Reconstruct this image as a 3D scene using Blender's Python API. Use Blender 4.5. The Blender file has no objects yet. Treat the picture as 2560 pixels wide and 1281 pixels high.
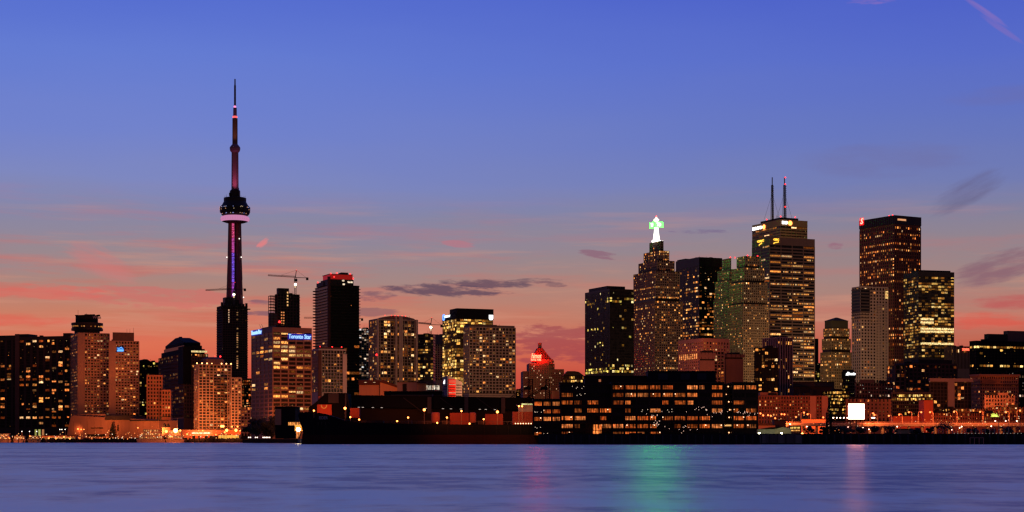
import bpy, math, random
from mathutils import Vector, Matrix
random.seed(7)
C = bpy.context.scene.collection
sc = bpy.context.scene
F, HY, CX, CH = 4270.0, 1102.0, 1280.0, 2.0      # focal length, horizon row, centre column, camera height

# ------------------------------------------------------------------ camera
cam = bpy.data.cameras.new('camera')
co = bpy.data.objects.new('camera', cam); C.objects.link(co)
co.location = (0, 0, CH); co.rotation_euler = (math.radians(90), 0, 0)
cam.sensor_width = 36; cam.lens = 36 * F / 2560
cam.shift_y = (HY - 640.5) / 2560
cam.clip_start = 1; cam.clip_end = 60000
sc.camera = co

# ------------------------------------------------------------------ render settings
sc.view_settings.view_transform = 'Standard'; sc.view_settings.look = 'None'
sc.view_settings.exposure = 0; sc.view_settings.gamma = 1
sc.view_settings.use_curve_mapping = False
sc.render.engine = 'CYCLES'
sc.cycles.use_denoising = True
sc.cycles.max_bounces = 4; sc.cycles.diffuse_bounces = 2; sc.cycles.glossy_bounces = 3
sc.cycles.sample_clamp_indirect = 4
sc.cycles.filter_width = 1.4

# ------------------------------------------------------------------ node helpers
def s2l(c):
    return tuple(((v/255)/12.92 if v/255 <= .04045 else ((v/255+.055)/1.055)**2.4) for v in c)
class NT:
    def __init__(s, tree): s.t = tree; s.n = tree.nodes; s.l = tree.links
    def node(s, typ, **kw):
        n = s.n.new(typ)
        for k, v in kw.items(): setattr(n, k, v)
        return n
    def put(s, sock, v):
        if isinstance(v, bpy.types.NodeSocket): s.l.new(v, sock)
        elif v is not None: sock.default_value = v
    def m(s, op, a, b=None, c=None, clamp=False):
        n = s.node('ShaderNodeMath', operation=op); n.use_clamp = clamp
        s.put(n.inputs[0], a); s.put(n.inputs[1], b)
        if c is not None: s.put(n.inputs[2], c)
        return n.outputs[0]
    def mix(s, f, a, b, mode='MIX'):
        n = s.node('ShaderNodeMix', data_type='RGBA', blend_type=mode)
        s.put(n.inputs[0], f); s.put(n.inputs[6], a); s.put(n.inputs[7], b)
        return n.outputs[2]
    def noise(s, vec, scale, detail=3, rough=.5):
        n = s.node('ShaderNodeTexNoise'); s.put(n.inputs['Vector'], vec)
        n.inputs['Scale'].default_value = scale; n.inputs['Detail'].default_value = detail
        n.inputs['Roughness'].default_value = rough
        return n.outputs[0]
    def comb(s, x, y, z):
        n = s.node('ShaderNodeCombineXYZ')
        for i, v in enumerate((x, y, z)): s.put(n.inputs[i], v)
        return n.outputs[0]
    def ramp(s, f, stops):
        n = s.node('ShaderNodeValToRGB'); s.put(n.inputs[0], f); cr = n.color_ramp
        while len(cr.elements) < len(stops): cr.elements.new(.5)
        for e, (p, c) in zip(cr.elements, stops):
            e.position = p; e.color = (c[0], c[1], c[2], 1)
        return n.outputs[0]
    def maprange(s, v, a, b, c=0, d=1, smooth=True):
        n = s.node('ShaderNodeMapRange'); n.interpolation_type = 'SMOOTHSTEP' if smooth else 'LINEAR'
        s.put(n.inputs[0], v)
        for i, q in enumerate((a, b, c, d)): n.inputs[i+1].default_value = q
        return n.outputs[0]

# ------------------------------------------------------------------ world: dusk sky, sun already set behind the city
W = bpy.data.worlds.new('World'); sc.world = W; W.use_nodes = True
k = NT(W.node_tree); k.n.clear()
g = k.node('ShaderNodeTexCoord').outputs['Generated']
sp = k.node('ShaderNodeSeparateXYZ'); k.l.new(g, sp.inputs[0]); dx, dy, dz = sp.outputs
az = k.m('ARCTAN2', dx, dy)
hor = k.m('SQRT', k.m('ADD', k.m('MULTIPLY', dx, dx), k.m('MULTIPLY', dy, dy)))
el = k.m('DIVIDE', dz, k.m('MAXIMUM', hor, .001))
wv = k.comb(k.m('MULTIPLY', az, 6), k.m('MULTIPLY', el, 30), 3.1)
warp = k.m('MULTIPLY', k.m('SUBTRACT', k.noise(wv, 1.0, 4), .5), .022)
elw = k.m('ADD', el, warp)
t = k.m('DIVIDE', elw, 1.2, clamp=True)
def st(lst): return [(e/1.2, s2l(c)) for e, c in lst]
west = k.ramp(t, st([(0, (200, 68, 58)), (.035, (214, 84, 62)), (.056, (222, 114, 84)), (.072, (198, 128, 104)), (.09, (170, 134, 126)),
                     (.108, (152, 136, 144)), (.128, (136, 135, 165)), (.15, (126, 136, 192)), (.18, (114, 131, 204)), (.22, (100, 124, 210)), (.262, (86, 110, 208)),
                     (.4, (70, 92, 198)), (.75, (52, 68, 158)), (1.2, (38, 50, 124))]))
westr = k.ramp(t, st([(0, (168, 54, 58)), (.035, (184, 66, 60)), (.056, (192, 100, 80)), (.072, (186, 124, 108)), (.09, (168, 132, 124)),
                     (.108, (150, 132, 138)), (.128, (132, 130, 156)), (.15, (114, 124, 178)), (.18, (100, 117, 190)), (.22, (88, 108, 200)), (.262, (76, 96, 200)),
                     (.4, (64, 84, 190)), (.75, (50, 66, 156)), (1.2, (38, 50, 124))]))
col = k.mix(k.maprange(az, -.25, .33), west, westr)
# thin pink streaks low over the city
sv = k.comb(k.m('ADD', k.m('MULTIPLY', az, 9), k.m('MULTIPLY', el, 14)), k.m('MULTIPLY', el, 95), 0)
streak = k.maprange(k.noise(sv, 1.0, 7, .62), .44, .68)
mask = k.m('MULTIPLY', k.maprange(elw, .035, .07), k.maprange(elw, .155, .09))
lf = k.maprange(az, .12, -.22, .2, .48)
col = k.mix(k.m('MULTIPLY', k.m('MULTIPLY', streak, mask), lf), col, (*s2l((216, 98, 84)), 1))
sv2 = k.comb(k.m('MULTIPLY', az, 7), k.m('MULTIPLY', el, 110), 7.7)
st2 = k.maprange(k.noise(sv2, 1.0, 6, .6), .5, .72)
col = k.mix(k.m('MULTIPLY', k.m('MULTIPLY', st2, mask), .5), col, (*s2l((214, 148, 124)), 1))
def blob(cx, cy, w, h, slant, colr, amt, sc_=1.0, soft=.1):
    global col
    a0 = math.atan((cx-CX)/F); e0 = (HY-cy)/F*math.cos(a0)
    da = k.m('SUBTRACT', az, a0); de = k.m('SUBTRACT', el, e0)
    de = k.m('ADD', de, k.m('MULTIPLY', da, slant))
    r = k.m('ADD', k.m('POWER', k.m('ABSOLUTE', k.m('DIVIDE', da, w/F)), 2), k.m('POWER', k.m('ABSOLUTE', k.m('DIVIDE', de, h/F)), 2))
    body = k.maprange(r, 2.2, .0)
    nv = k.comb(k.m('MULTIPLY', az, 55*sc_), k.m('MULTIPLY', k.m('ADD', el, k.m('MULTIPLY', az, slant)), 260*sc_), cx*.01)
    nn = k.noise(nv, 1.0, 7, .62)
    f = k.maprange(k.m('ADD', nn, k.m('MULTIPLY', k.m('SUBTRACT', body, .62), .42)), .56-soft, .56+soft)
    f = k.m('MULTIPLY', f, k.maprange(r, 2.4, 1.0))
    col = k.mix(k.m('MULTIPLY', f, amt), col, (*s2l(colr), 1))
DK = (92, 72, 92)
for b in ((1110, 728, 150, 17, .04, DK, .85), (1210, 708, 110, 12, .03, DK, .8), (1335, 704, 70, 8, -.03, DK, .6), (940, 741, 60, 13, -.05, (120, 84, 100), .7),
          (935, 780, 70, 12, 0, (128, 88, 100), .6), (640, 757, 45, 8, 0, (120, 88, 108), .7), (650, 784, 60, 7, 0, (118, 84, 104), .7),
          (2425, 476, 95, 34, -.45, (98, 90, 126), .75, .22, .22), (2500, 668, 110, 36, -.2, (128, 88, 108), .65, .5, .16), (2540, 755, 90, 18, 0, (190, 74, 80), .6, .6, .2),
          (1495, 637, 55, 11, .12, (140, 96, 116), .7), (1745, 580, 75, 7, 0, (118, 100, 136), .6), (1410, 862, 170, 55, 0, (150, 60, 76), .65),
          (2090, 616, 22, 10, 0, (150, 100, 120), .7), (657, 607, 16, 13, -.5, (235, 128, 128), .75), (1148, 611, 45, 9, .1, (188, 116, 130), .6),
          (250, 655, 80, 40, .35, (208, 122, 120), .5, .5, .2), (2210, 400, 200, 40, .02, (112, 110, 160), .4, .4, .25), (1390, 712, 30, 7, 0, DK, .5),
          (400, 745, 260, 26, .02, (214, 100, 100), .45), (100, 730, 200, 20, 0, (224, 102, 92), .5), (2480, 800, 180, 22, .03, (222, 84, 70), .7, .6, .2), (20, 800, 150, 16, 0, (226, 92, 78), .6, .6, .2), (2500, 240, 130, 22, -.02, (110, 108, 165), .35, .4, .25),
          (2455, 25, 60, 9, .75, (160, 118, 180), .5, .5, .2), (2500, 70, 50, 9, .75, (150, 112, 180), .35, .5, .2), (2180, 3, 90, 8, 0, (170, 118, 180), .3)):
    blob(*b)
# away from the afterglow the sky is much darker
back = k.ramp(k.m('DIVIDE', el, 1.2, clamp=True), st([(0, (84, 56, 46)), (.15, (74, 53, 49)), (.5, (46, 42, 56)), (1.2, (34, 46, 110))]))
behind = k.maprange(k.m('ABSOLUTE', az), .75, 2.0)
behind = k.m('MULTIPLY', behind, k.maprange(el, 3.0, .8))
col = k.mix(behind, col, back)
bg = k.node('ShaderNodeBackground'); k.l.new(col, bg.inputs[0]); bg.inputs[1].default_value = 1.0
k.l.new(bg.outputs[0], k.node('ShaderNodeOutputWorld').inputs[0])

# ------------------------------------------------------------------ materials
MC = {}
def wall(rgb, rough=.8, var=.25, metal=0.0):
    key = ('w', tuple(rgb), rough, var, metal)
    if key in MC: return MC[key]
    m = bpy.data.materials.new('wall'); m.use_nodes = True; q = NT(m.node_tree)
    b = q.n['Principled BSDF']; tc = q.node('ShaderNodeTexCoord').outputs['Object']
    ge = q.node('ShaderNodeNewGeometry').outputs['Position']
    n1 = q.noise(ge, .12, 4); s_ = q.node('ShaderNodeSeparateXYZ'); q.l.new(ge, s_.inputs[0])
    n2 = q.noise(q.comb(q.m('MULTIPLY', s_.outputs[0], .7), q.m('MULTIPLY', s_.outputs[1], .7), q.m('MULTIPLY', s_.outputs[2], .03)), 1, 3)
    f = q.m('ADD', 1-var, q.m('MULTIPLY', q.m('ADD', n1, n2), var))
    c = q.mix(1.0, (*rgb, 1), q.comb(f, f, f), 'MULTIPLY')
    q.l.new(c, b.inputs['Base Color']); b.inputs['Roughness'].default_value = rough; b.inputs['Metallic'].default_value = metal; b.inputs['Specular IOR Level'].default_value = .15
    MC[key] = m; return m
def glow(rgb, s=1.0, sample=False):
    key = ('g', tuple(rgb), s, sample)
    if key in MC: return MC[key]
    m = bpy.data.materials.new('lit'); m.use_nodes = True; q = NT(m.node_tree); b = q.n['Principled BSDF']
    b.inputs['Base Color'].default_value = (.02, .02, .02, 1)
    b.inputs['Emission Color'].default_value = (*rgb, 1); b.inputs['Emission Strength'].default_value = s
    m.cycles.emission_sampling = 'FRONT_BACK' if sample else 'NONE'
    MC[key] = m; return m
def window_mat(kind):
    m = bpy.data.materials.new('window_light'); m.use_nodes = True; q = NT(m.node_tree); b = q.n['Principled BSDF']
    b.inputs['Base Color'].default_value = (.006, .005, .005, 1); b.inputs['Roughness'].default_value = .6; b.inputs['Specular IOR Level'].default_value = .1
    ge = q.node('ShaderNodeNewGeometry').outputs['Position']
    s_ = q.node('ShaderNodeSeparateXYZ'); q.l.new(ge, s_.inputs[0]); x, y, z = s_.outputs
    xy = q.m('ADD', x, q.m('MULTIPLY', y, .8))
    if kind == 'obj': colr = q.node('ShaderNodeObjectInfo').outputs['Color']
    else: colr = q.node('ShaderNodeAttribute', attribute_name='glow').outputs['Color']
    if kind == 'office':
        colr = q.node('ShaderNodeObjectInfo').outputs['Color']
        a = q.maprange(q.noise(q.comb(q.m('MULTIPLY', xy, 1.3), q.m('MULTIPLY', z, .12), 0), 1, 3, .7), .40, .60, .12, 1.5)
        c2 = q.maprange(q.noise(q.comb(q.m('MULTIPLY', xy, .25), q.m('MULTIPLY', z, .5), 4), 1, 3, .6), .35, .65, .45, 1.25)
        f = q.m('MULTIPLY', a, c2)
    else:
        a = q.maprange(q.noise(q.comb(q.m('MULTIPLY', xy, .8), q.m('MULTIPLY', z, .5), 0), 1, 3, .75), .36, .60, .10, 1.5)
        f = a
    b.inputs['Emission Strength'].default_value = 1
    c = q.mix(1.0, colr, q.comb(f, f, f), 'MULTIPLY')
    hue = q.noise(ge, .35, 2)
    c = q.mix(q.maprange(hue, .52, .66, 0, .5), c, q.mix(1.0, c, (1, .45, .28, 1), 'MULTIPLY'))
    q.l.new(c, b.inputs['Emission Color'])
    m.cycles.emission_sampling = 'NONE'; return m
M_OBJ, M_ATT, M_OFF = window_mat('obj'), window_mat('att'), window_mat('office')
def glassm(rgb, rough=.25):
    key = ('gl', tuple(rgb), rough)
    if key in MC: return MC[key]
    m = bpy.data.materials.new('glass_wall'); rough = max(rough, .35); m.use_nodes = True; q = NT(m.node_tree); b = q.n['Principled BSDF']
    ge = q.node('ShaderNodeNewGeometry').outputs['Position']
    n = q.noise(ge, .25, 2); f = q.maprange(n, .3, .7, .3, 1.7)
    q.l.new(q.mix(1.0, (*rgb, 1), q.comb(f, f, f), 'MULTIPLY'), b.inputs['Base Color'])
    b.inputs['Roughness'].default_value = rough
    b.inputs['Specular IOR Level'].default_value = .22
    MC[key] = m; return m
G_DARK = glassm((.006, .005, .005)); G_BLUE = glassm((.010, .011, .016)); G_BRN = glassm((.014, .008, .006))

# ------------------------------------------------------------------ mesh helpers
def mesh_obj(name, verts, faces, mat, parent=None, cols=None, smooth=False):
    me = bpy.data.meshes.new(name); me.from_pydata(verts, [], faces); me.update()
    if mat: me.materials.append(mat)
    if smooth: me.polygons.foreach_set('use_smooth', [True]*len(faces))
    if cols:
        at = me.attributes.new('glow', 'FLOAT_COLOR', 'CORNER'); buf = []
        for f, c in zip(faces, cols): buf += [c[0], c[1], c[2], 1.0]*len(f)
        at.data.foreach_set('color', buf)
    o = bpy.data.objects.new(name, me); C.objects.link(o)
    if parent: o.parent = parent
    return o
BF = [(0, 3, 2, 1), (4, 5, 6, 7), (0, 1, 5, 4), (1, 2, 6, 5), (2, 3, 7, 6), (3, 0, 4, 7)]
class MB:
    def __init__(s): s.v = []; s.f = []; s.c = []
    def box(s, x0, x1, y0, y1, z0, z1):
        n = len(s.v); s.v += [(x0, y0, z0), (x1, y0, z0), (x1, y1, z0), (x0, y1, z0), (x0, y0, z1), (x1, y0, z1), (x1, y1, z1), (x0, y1, z1)]
        s.f += [tuple(i+n for i in f) for f in BF]; return s
    def quad(s, pts, c=(1, 1, 1)):
        n = len(s.v); s.v += [tuple(p) for p in pts]; s.f.append(tuple(range(n, n+len(pts)))); s.c.append(c)
    def bar(s, a, b, r=.3):
        a = Vector(a); b = Vector(b); d = (b-a)
        if d.length < 1e-6: return s
        d.normalize(); u = d.cross(Vector((0, 0, 1)))
        if u.length < .05: u = d.cross(Vector((1, 0, 0)))
        u.normalize(); w = d.cross(u); n = len(s.v)
        for p in (a, b):
            for i, j in ((-1, -1), (1, -1), (1, 1), (-1, 1)): s.v.append(tuple(p+u*i*r+w*j*r))
        s.f += [tuple(i+n for i in f) for f in BF]; return s
    def lathe(s, prof, seg=24, cx=0, cy=0, ang0=0):
        n = len(s.v)
        for r, z in prof:
            for i in range(seg):
                a = ang0+2*math.pi*i/seg; s.v.append((cx+r*math.cos(a), cy+r*math.sin(a), z))
        for j in range(len(prof)-1):
            for i in range(seg):
                i2 = (i+1) % seg
                s.f.append((n+j*seg+i, n+j*seg+i2, n+(j+1)*seg+i2, n+(j+1)*seg+i))
        s.f.append(tuple(n+i for i in reversed(range(seg)))); s.f.append(tuple(n+(len(prof)-1)*seg+i for i in range(seg)))
        return s
    def prism(s, poly, y0, y1):          # polygon in x,z extruded along y
        n = len(s.v); m = len(poly)
        s.v += [(x, y0, z) for x, z in poly]+[(x, y1, z) for x, z in poly]
        s.f.append(tuple(n+i for i in range(m))); s.f.append(tuple(n+m+i for i in reversed(range(m))))
        for i in range(m):
            j = (i+1) % m; s.f.append((n+i, n+m+i, n+m+j, n+j))
        return s
    def build(s, name, mat, parent=None, stuff=False, smooth=False):
        o = mesh_obj(name, s.v, s.f, mat, parent, s.c if s.c and len(s.c) == len(s.f) else None, smooth)
        if stuff: o['kind'] = 'stuff'
        return o
UC = {}
def cube(name, mat, parent, x0, x1, y0, y1, z0, z1, color=None):
    key = (name, mat.name)
    if key not in UC:
        mb = MB().box(-.5, .5, -.5, .5, -.5, .5); me = bpy.data.meshes.new(name); me.from_pydata(mb.v, [], mb.f); me.materials.append(mat); UC[key] = me
    o = bpy.data.objects.new(name, UC[key]); C.objects.link(o)
    if parent: o.parent = parent
    o.location = ((x0+x1)/2, (y0+y1)/2, (z0+z1)/2); o.scale = (max(x1-x0, .01), max(y1-y0, .01), max(z1-z0, .01))
    if color: o.color = (*color, 1)
    return o
SPH = {}
def ball(name, mat, parent, loc, r, color=None):
    key = (name, mat.name)
    if key not in SPH:
        mb = MB().lathe([(math.sin(math.pi*i/8)*1+1e-4, -math.cos(math.pi*i/8)) for i in range(9)], 12)
        me = bpy.data.meshes.new(name); me.from_pydata(mb.v, [], mb.f); me.materials.append(mat); SPH[key] = me
    o = bpy.data.objects.new(name, SPH[key]); C.objects.link(o)
    if parent: o.parent = parent
    o.location = loc; o.scale = (r, r, r); return o
def thing(name, label, cat, loc=(0, 0, 0), rz=0, group=None):
    o = bpy.data.objects.new(name, None); C.objects.link(o); o.location = loc; o.rotation_euler = (0, 0, rz)
    o['label'] = label; o['category'] = cat
    if group: o['group'] = group
    return o
def tag(o, label, cat, group=None):
    o['label'] = label; o['category'] = cat
    if group: o['group'] = group
    return o
def X(px, d): return (px-CX)*d/F
def Z(y, d): return CH+(HY-y)*d/F
GZ = 3.5
def dimmed(c, k_): return tuple(v*k_ for v in c)

# palettes (linear, emitted)
PAL = {
 'warm': [(1, .42, .09), (1, .33, .06), (1, .50, .15), (.9, .30, .06), (1, .62, .28)],
 'home': [(1, .34, .07), (1, .26, .05), (1, .42, .12), (.8, .22, .05), (1, .58, .26)],
 'gold': [(1, .58, .13), (1, .52, .10), (1, .66, .22), (.95, .46, .09)],
 'green': [(.9, .72, .14), (1, .72, .2), (.8, .6, .09), (1, .8, .35)],
 'white': [(1, .85, .68), (.8, .8, .8), (1, .7, .5)],
 'orange': [(1, .25, .05), (1, .34, .09), (1, .2, .04), (1, .5, .18)],
}
FLW = 'window'

def facade(root, ox, oy, Wd, D, z0, z1, h, bay, wm, gm, p=.15, pal='warm', sh=.35, pw=.28, proud=.35, rows=(), ind=False,
           top=0.0, nL=None, nR=None, blank=(), zmin=None, bright=1.0, d=2000, rnd=None, split=2, sides=(1, 1), slab=0.0, right_side=False, corr=.5, mono=False):
    """one block of a tower: dark glass core, projecting floor bands and piers, lit panes set back between them"""
    rnd = rnd or random.Random(hash((round(ox), round(Wd*10), round(z1*10))) & 0xffff)
    cube('core', gm, root, ox, ox+Wd, oy, oy+D, z0, z1-.2)
    zmin = max(z0, zmin if zmin is not None else z0)
    zt = z1-top
    nf = max(1, int((zt-zmin)/h))
    nR = nR or max(1, round(Wd/bay)); nL = nL or max(1, round(D/bay))
    bR, bL = Wd/nR, D/nL
    cube('parapet', wm, root, ox-proud-.1, ox+Wd+proud+.1, oy-proud-.1, oy+D+proud+.1, zt-.02, z1)
    if zmin > z0+h: cube('base_wall', wm, root, ox-proud, ox+Wd+proud, oy-proud, oy+D+proud, z0, zt-nf*h-sh*h*.5)
    for i in range(nf):
        zz = zt-i*h
        if sh > 0 and i > 0: cube('floor_band', wm, root, ox-proud-slab, ox+Wd+proud+slab, oy-proud-slab, oy+D+proud+slab, zz-sh*h*.5, zz+sh*h*.5)
    zb = zt-nf*h
    if pw > 0:
        e = proud+.12
        for j in range(nR+1):
            x = ox+j*bR; w = pw*bR/2
            cube('pier', wm, root, x-w, x+w, oy-e, oy+.05, zb, zt)
        if sides[0]:
            for j in range(1, nL+1):
                y = oy+j*bL; w = pw*bL/2
                cube('pier', wm, root, ox-e, ox+.05, y-w, y+w, zb, zt)
        if right_side:
            for j in range(1, nL+1):
                y = oy+j*bL; w = pw*bL/2
                cube('pier', wm, root, ox+Wd-.05, ox+Wd+e, y-w, y+w, zb, zt)
    for (b0, b1) in blank:
        cube('blank_wall', wm, root, ox+b0*Wd, ox+b1*Wd, oy-proud-.3, oy+.02, zb, zt)
    rp = {}
    for r in rows:
        i = int((zt-Z(r[0], d))/h)
        rp.setdefault(i, []).append(r)
    mb = MB(); P = PAL[pal]; cnt = 0
    dk = glassm((.012, .008, .008), .2)
    faces = [('R', nR, bR)]+([('L', nL, bL)] if sides[0] else [])+([('S', nL, bL)] if right_side else [])
    cells = []
    for side, n, bb in faces:
        for i in range(nf):
            rowf = rnd.random(); pr = p*(.35+1.6*rowf*rowf)*(1.15 if pal == 'home' else .95)
            prev = False
            for j in range(n):
                f = (j+.5)/n
                if side == 'R' and any(b0 <= f <= b1 for b0, b1 in blank): continue
                pp = pr; br = 1.0
                for r in rp.get(i, ()):
                    if len(r) < 3 or r[2] in (side, '*') :
                        f0, f1 = (r[3], r[4]) if len(r) > 4 else (0, 1)
                        if f0 <= f <= f1: pp = r[1]; br = 1.15
                if prev and pp < .6: pp = pp+(1-pp)*corr*.35*min(1, pp*3+.15)
                lit = rnd.random() < pp; prev = lit
                cells.append((side, i, j, bb, lit, br))
    nind = 0
    for side, i, j, bb, lit, br in sorted(cells, key=lambda c: not c[4]) if ind else cells:
        za = zt-(i+1)*h+sh*h*.5+.04*h; zc = zt-i*h-sh*h*.5-.02*h
        if i == 0: zc = zt-.15*h
        a = j*bb+pw*bb*.5; b = (j+1)*bb-pw*bb*.5
        if lit:
            c = rnd.choice(P); u = rnd.random()
            s = bright*br*(.28+1.5*u*u) if rnd.random() < .66 else bright*.12
            k_ = 1 if mono else rnd.choice((1, 1, 1, split))
            if k_ > 1 and rnd.random() < .6:
                if rnd.random() < .5: b = a+(b-a)*.5
                else: a = a+(b-a)*.5
            if rnd.random() < .15: za = za+(zc-za)*.4
            if s < .4: c = (1, c[1]*.72, c[2]*.5)
            c = tuple(v*s for v in c)
        if ind and nind < 290:
            nind += 1
            mt = M_OBJ if lit else dk
            if side == 'R': cube(FLW, mt, root, ox+a, ox+b, oy-.12, oy+.04, za, zc, c if lit else None)
            elif side == 'L': cube(FLW, mt, root, ox-.12, ox+.04, oy+a, oy+b, za, zc, c if lit else None)
            else: cube(FLW, mt, root, ox+Wd-.04, ox+Wd+.12, oy+a, oy+b, za, zc, c if lit else None)
        elif lit:
            cnt += 1
            if side == 'R': mb.quad([(ox+a, oy-.1, za), (ox+b, oy-.1, za), (ox+b, oy-.1, zc), (ox+a, oy-.1, zc)], c)
            elif side == 'L': mb.quad([(ox-.1, oy+b, za), (ox-.1, oy+a, za), (ox-.1, oy+a, zc), (ox-.1, oy+b, zc)], c)
            else: mb.quad([(ox+Wd+.1, oy+a, za), (ox+Wd+.1, oy+b, za), (ox+Wd+.1, oy+b, zc), (ox+Wd+.1, oy+a, zc)], c)
    for side, i, j, bb, lit, br in cells:
        if not lit and rnd.random() < min(.2, p*.9):
            zq = zt-(i+1)*h+sh*h*.5+rnd.uniform(.2, .5)*(1-sh)*h; xq = (j+rnd.uniform(.25, .65))*bb; wq = rnd.uniform(.3, .7); c = rnd.choice(P); v_ = rnd.uniform(.25, 1.1); c = tuple(q*v_ for q in c); cnt += 1
            if side == 'R': mb.quad([(ox+xq, oy-.16, zq), (ox+xq+wq, oy-.16, zq), (ox+xq+wq, oy-.16, zq+wq), (ox+xq, oy-.16, zq+wq)], c)
            elif side == 'L': mb.quad([(ox-.16, oy+xq+wq, zq), (ox-.16, oy+xq, zq), (ox-.16, oy+xq, zq+wq), (ox-.16, oy+xq+wq, zq+wq)], c)
            else: cnt -= 1
    if cnt: mb.build('lit_windows', M_ATT, root, stuff=True)

def frame(x0, xc, x1, d, a=None, D=None):
    """footprint from the edges of its two visible faces: returns corner, angle, width, depth"""
    cx, cy = X(xc, d), d
    if a is None: a = 24 if xc > x0 else math.degrees(math.atan(((x0+x1)/2-CX)/F))
    a = math.radians(a); ux, uy = math.cos(a), math.sin(a); vx, vy = -uy, ux
    k1 = (x1-CX)/F; Wd = (k1*cy-cx)/(ux-k1*uy)
    if xc > x0:
        k0 = (x0-CX)/F; D = (k0*cy-cx)/(vx-k0*vy)
        if D <= 0 or D > 150: D = 40
    elif D is None: D = min(Wd, 45)
    return cx, cy, a, Wd, D
def tower(name, label, x0, xc, x1, yt, d, fp, bw, wm, gm=None, a=None, D=None, yb=1060, caps=(), cat='building', top=0, group=None, z0=GZ, **kw):
    cx, cy, ar, Wd, D = frame(x0, xc, x1, d, a, D)
    root = thing(name, label, cat, (cx, cy, 0), ar, group)
    root['dims'] = (Wd, D, Z(yt, d)); 
    h = fp*d/F; bay = Wd/max(1, round((x1-xc)/bw))
    facade(root, 0, 0, Wd, D, z0, Z(yt, d), h, bay, wm, gm or G_DARK, zmin=Z(yb, d), d=d, top=top*d/F, rnd=random.Random(int(x0*7+yt)), **kw)
    rp_ = random.Random(int(x1*3+yt)); zr = Z(yt, d)
    if Wd > 12 and 'distant' not in name:
        for _ in range(rp_.randint(2, 4)):
            a_ = rp_.uniform(.08, .75)*Wd; b_ = rp_.uniform(.12, .6)*D
            cube('roof_plant', cDarkR, root, a_, a_+rp_.uniform(2, 6), b_, b_+4, zr-.1, zr+rp_.uniform(.8, 2.2))
        for _ in range(rp_.randint(1, 3)):
            a_ = rp_.uniform(.1, .9)*Wd; whip(root, a_, D*.3, zr, rp_.uniform(2.5, 5), .1)
    for c in caps:      # (fx0,fx1,fy0,fy1,top row in the photo,material)
        cube(c[6] if len(c) > 6 else 'penthouse', c[5], root, c[0]*Wd, c[1]*Wd, c[2]*D, c[3]*D, Z(yt, d)-.05, Z(c[4], d))
    return root
cDarkR = wall((.03, .024, .022), .9)
RED = glow((1, .02, .02), 5); REDs = glow((1, .03, .03), 3)
def beacon(root, x, y, z, r=.8, mat=None):
    ball('warning_light', mat or RED, root, (x, y, z+r), r)
def whip(root, x, y, z, h, r=.12, mat=None):
    cube('antenna', mat or wall((.05, .05, .05)), root, x-r, x+r, y-r, y+r, z, z+h)

# ------------------------------------------------------------------ text
def text_mesh(s, size, extr=.2, bold=0.0, align='CENTER', shear=0.0):
    cu = bpy.data.curves.new('txt', 'FONT'); cu.body = s; cu.size = size; cu.extrude = extr; cu.offset = bold
    cu.align_x = align; cu.align_y = 'CENTER'; cu.resolution_u = 2; cu.shear = shear
    o = bpy.data.objects.new('txt', cu); C.objects.link(o)
    dg = bpy.context.evaluated_depsgraph_get(); me = bpy.data.meshes.new_from_object(o.evaluated_get(dg))
    bpy.data.objects.remove(o); bpy.data.curves.remove(cu)
    xs = [v.co.x for v in me.vertices]; ys = [v.co.y for v in me.vertices]
    return me, (max(xs)-min(xs), max(ys)-min(ys))
def sign(name, label, root, x0, x1, zc, height, txt, tmat, side='R', off=.9, back=None, bold=0.02, shear=0, cat='sign', extra=None, pad=.6, top=True):
    """letters on a face of root; x0..x1 measured along that face"""
    me, (w, h) = text_mesh(txt, 10, .05, bold*10, shear=shear)
    sx = (x1-x0)/w; sz = height/h
    for v in me.vertices: v.co = (v.co.x*sx, v.co.y*sz, v.co.z*8)
    Mx = root.matrix_basis if True else None
    s = thing(name, label, cat)
    if side == 'R': loc = Vector(((x0+x1)/2, -off, zc)); rot = 0
    else: loc = Vector((-off, (x0+x1)/2, zc)); rot = -math.pi/2
    M0 = Matrix.Translation(root.location) @ Matrix.Rotation(root.rotation_euler.z, 4, 'Z')
    s.matrix_basis = M0 @ Matrix.Translation(loc) @ Matrix.Rotation(rot, 4, 'Z')
    me.materials.append(tmat); o = bpy.data.objects.new('letters', me); C.objects.link(o); o.parent = s
    o.rotation_euler = (math.pi/2, 0, 0)
    if back:
        wv_ = (x1-x0)/2+pad
        cube('backing_panel', back, s, -wv_, wv_, .42, .7, -height*.5-pad, height*.5+pad)
    return s

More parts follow.
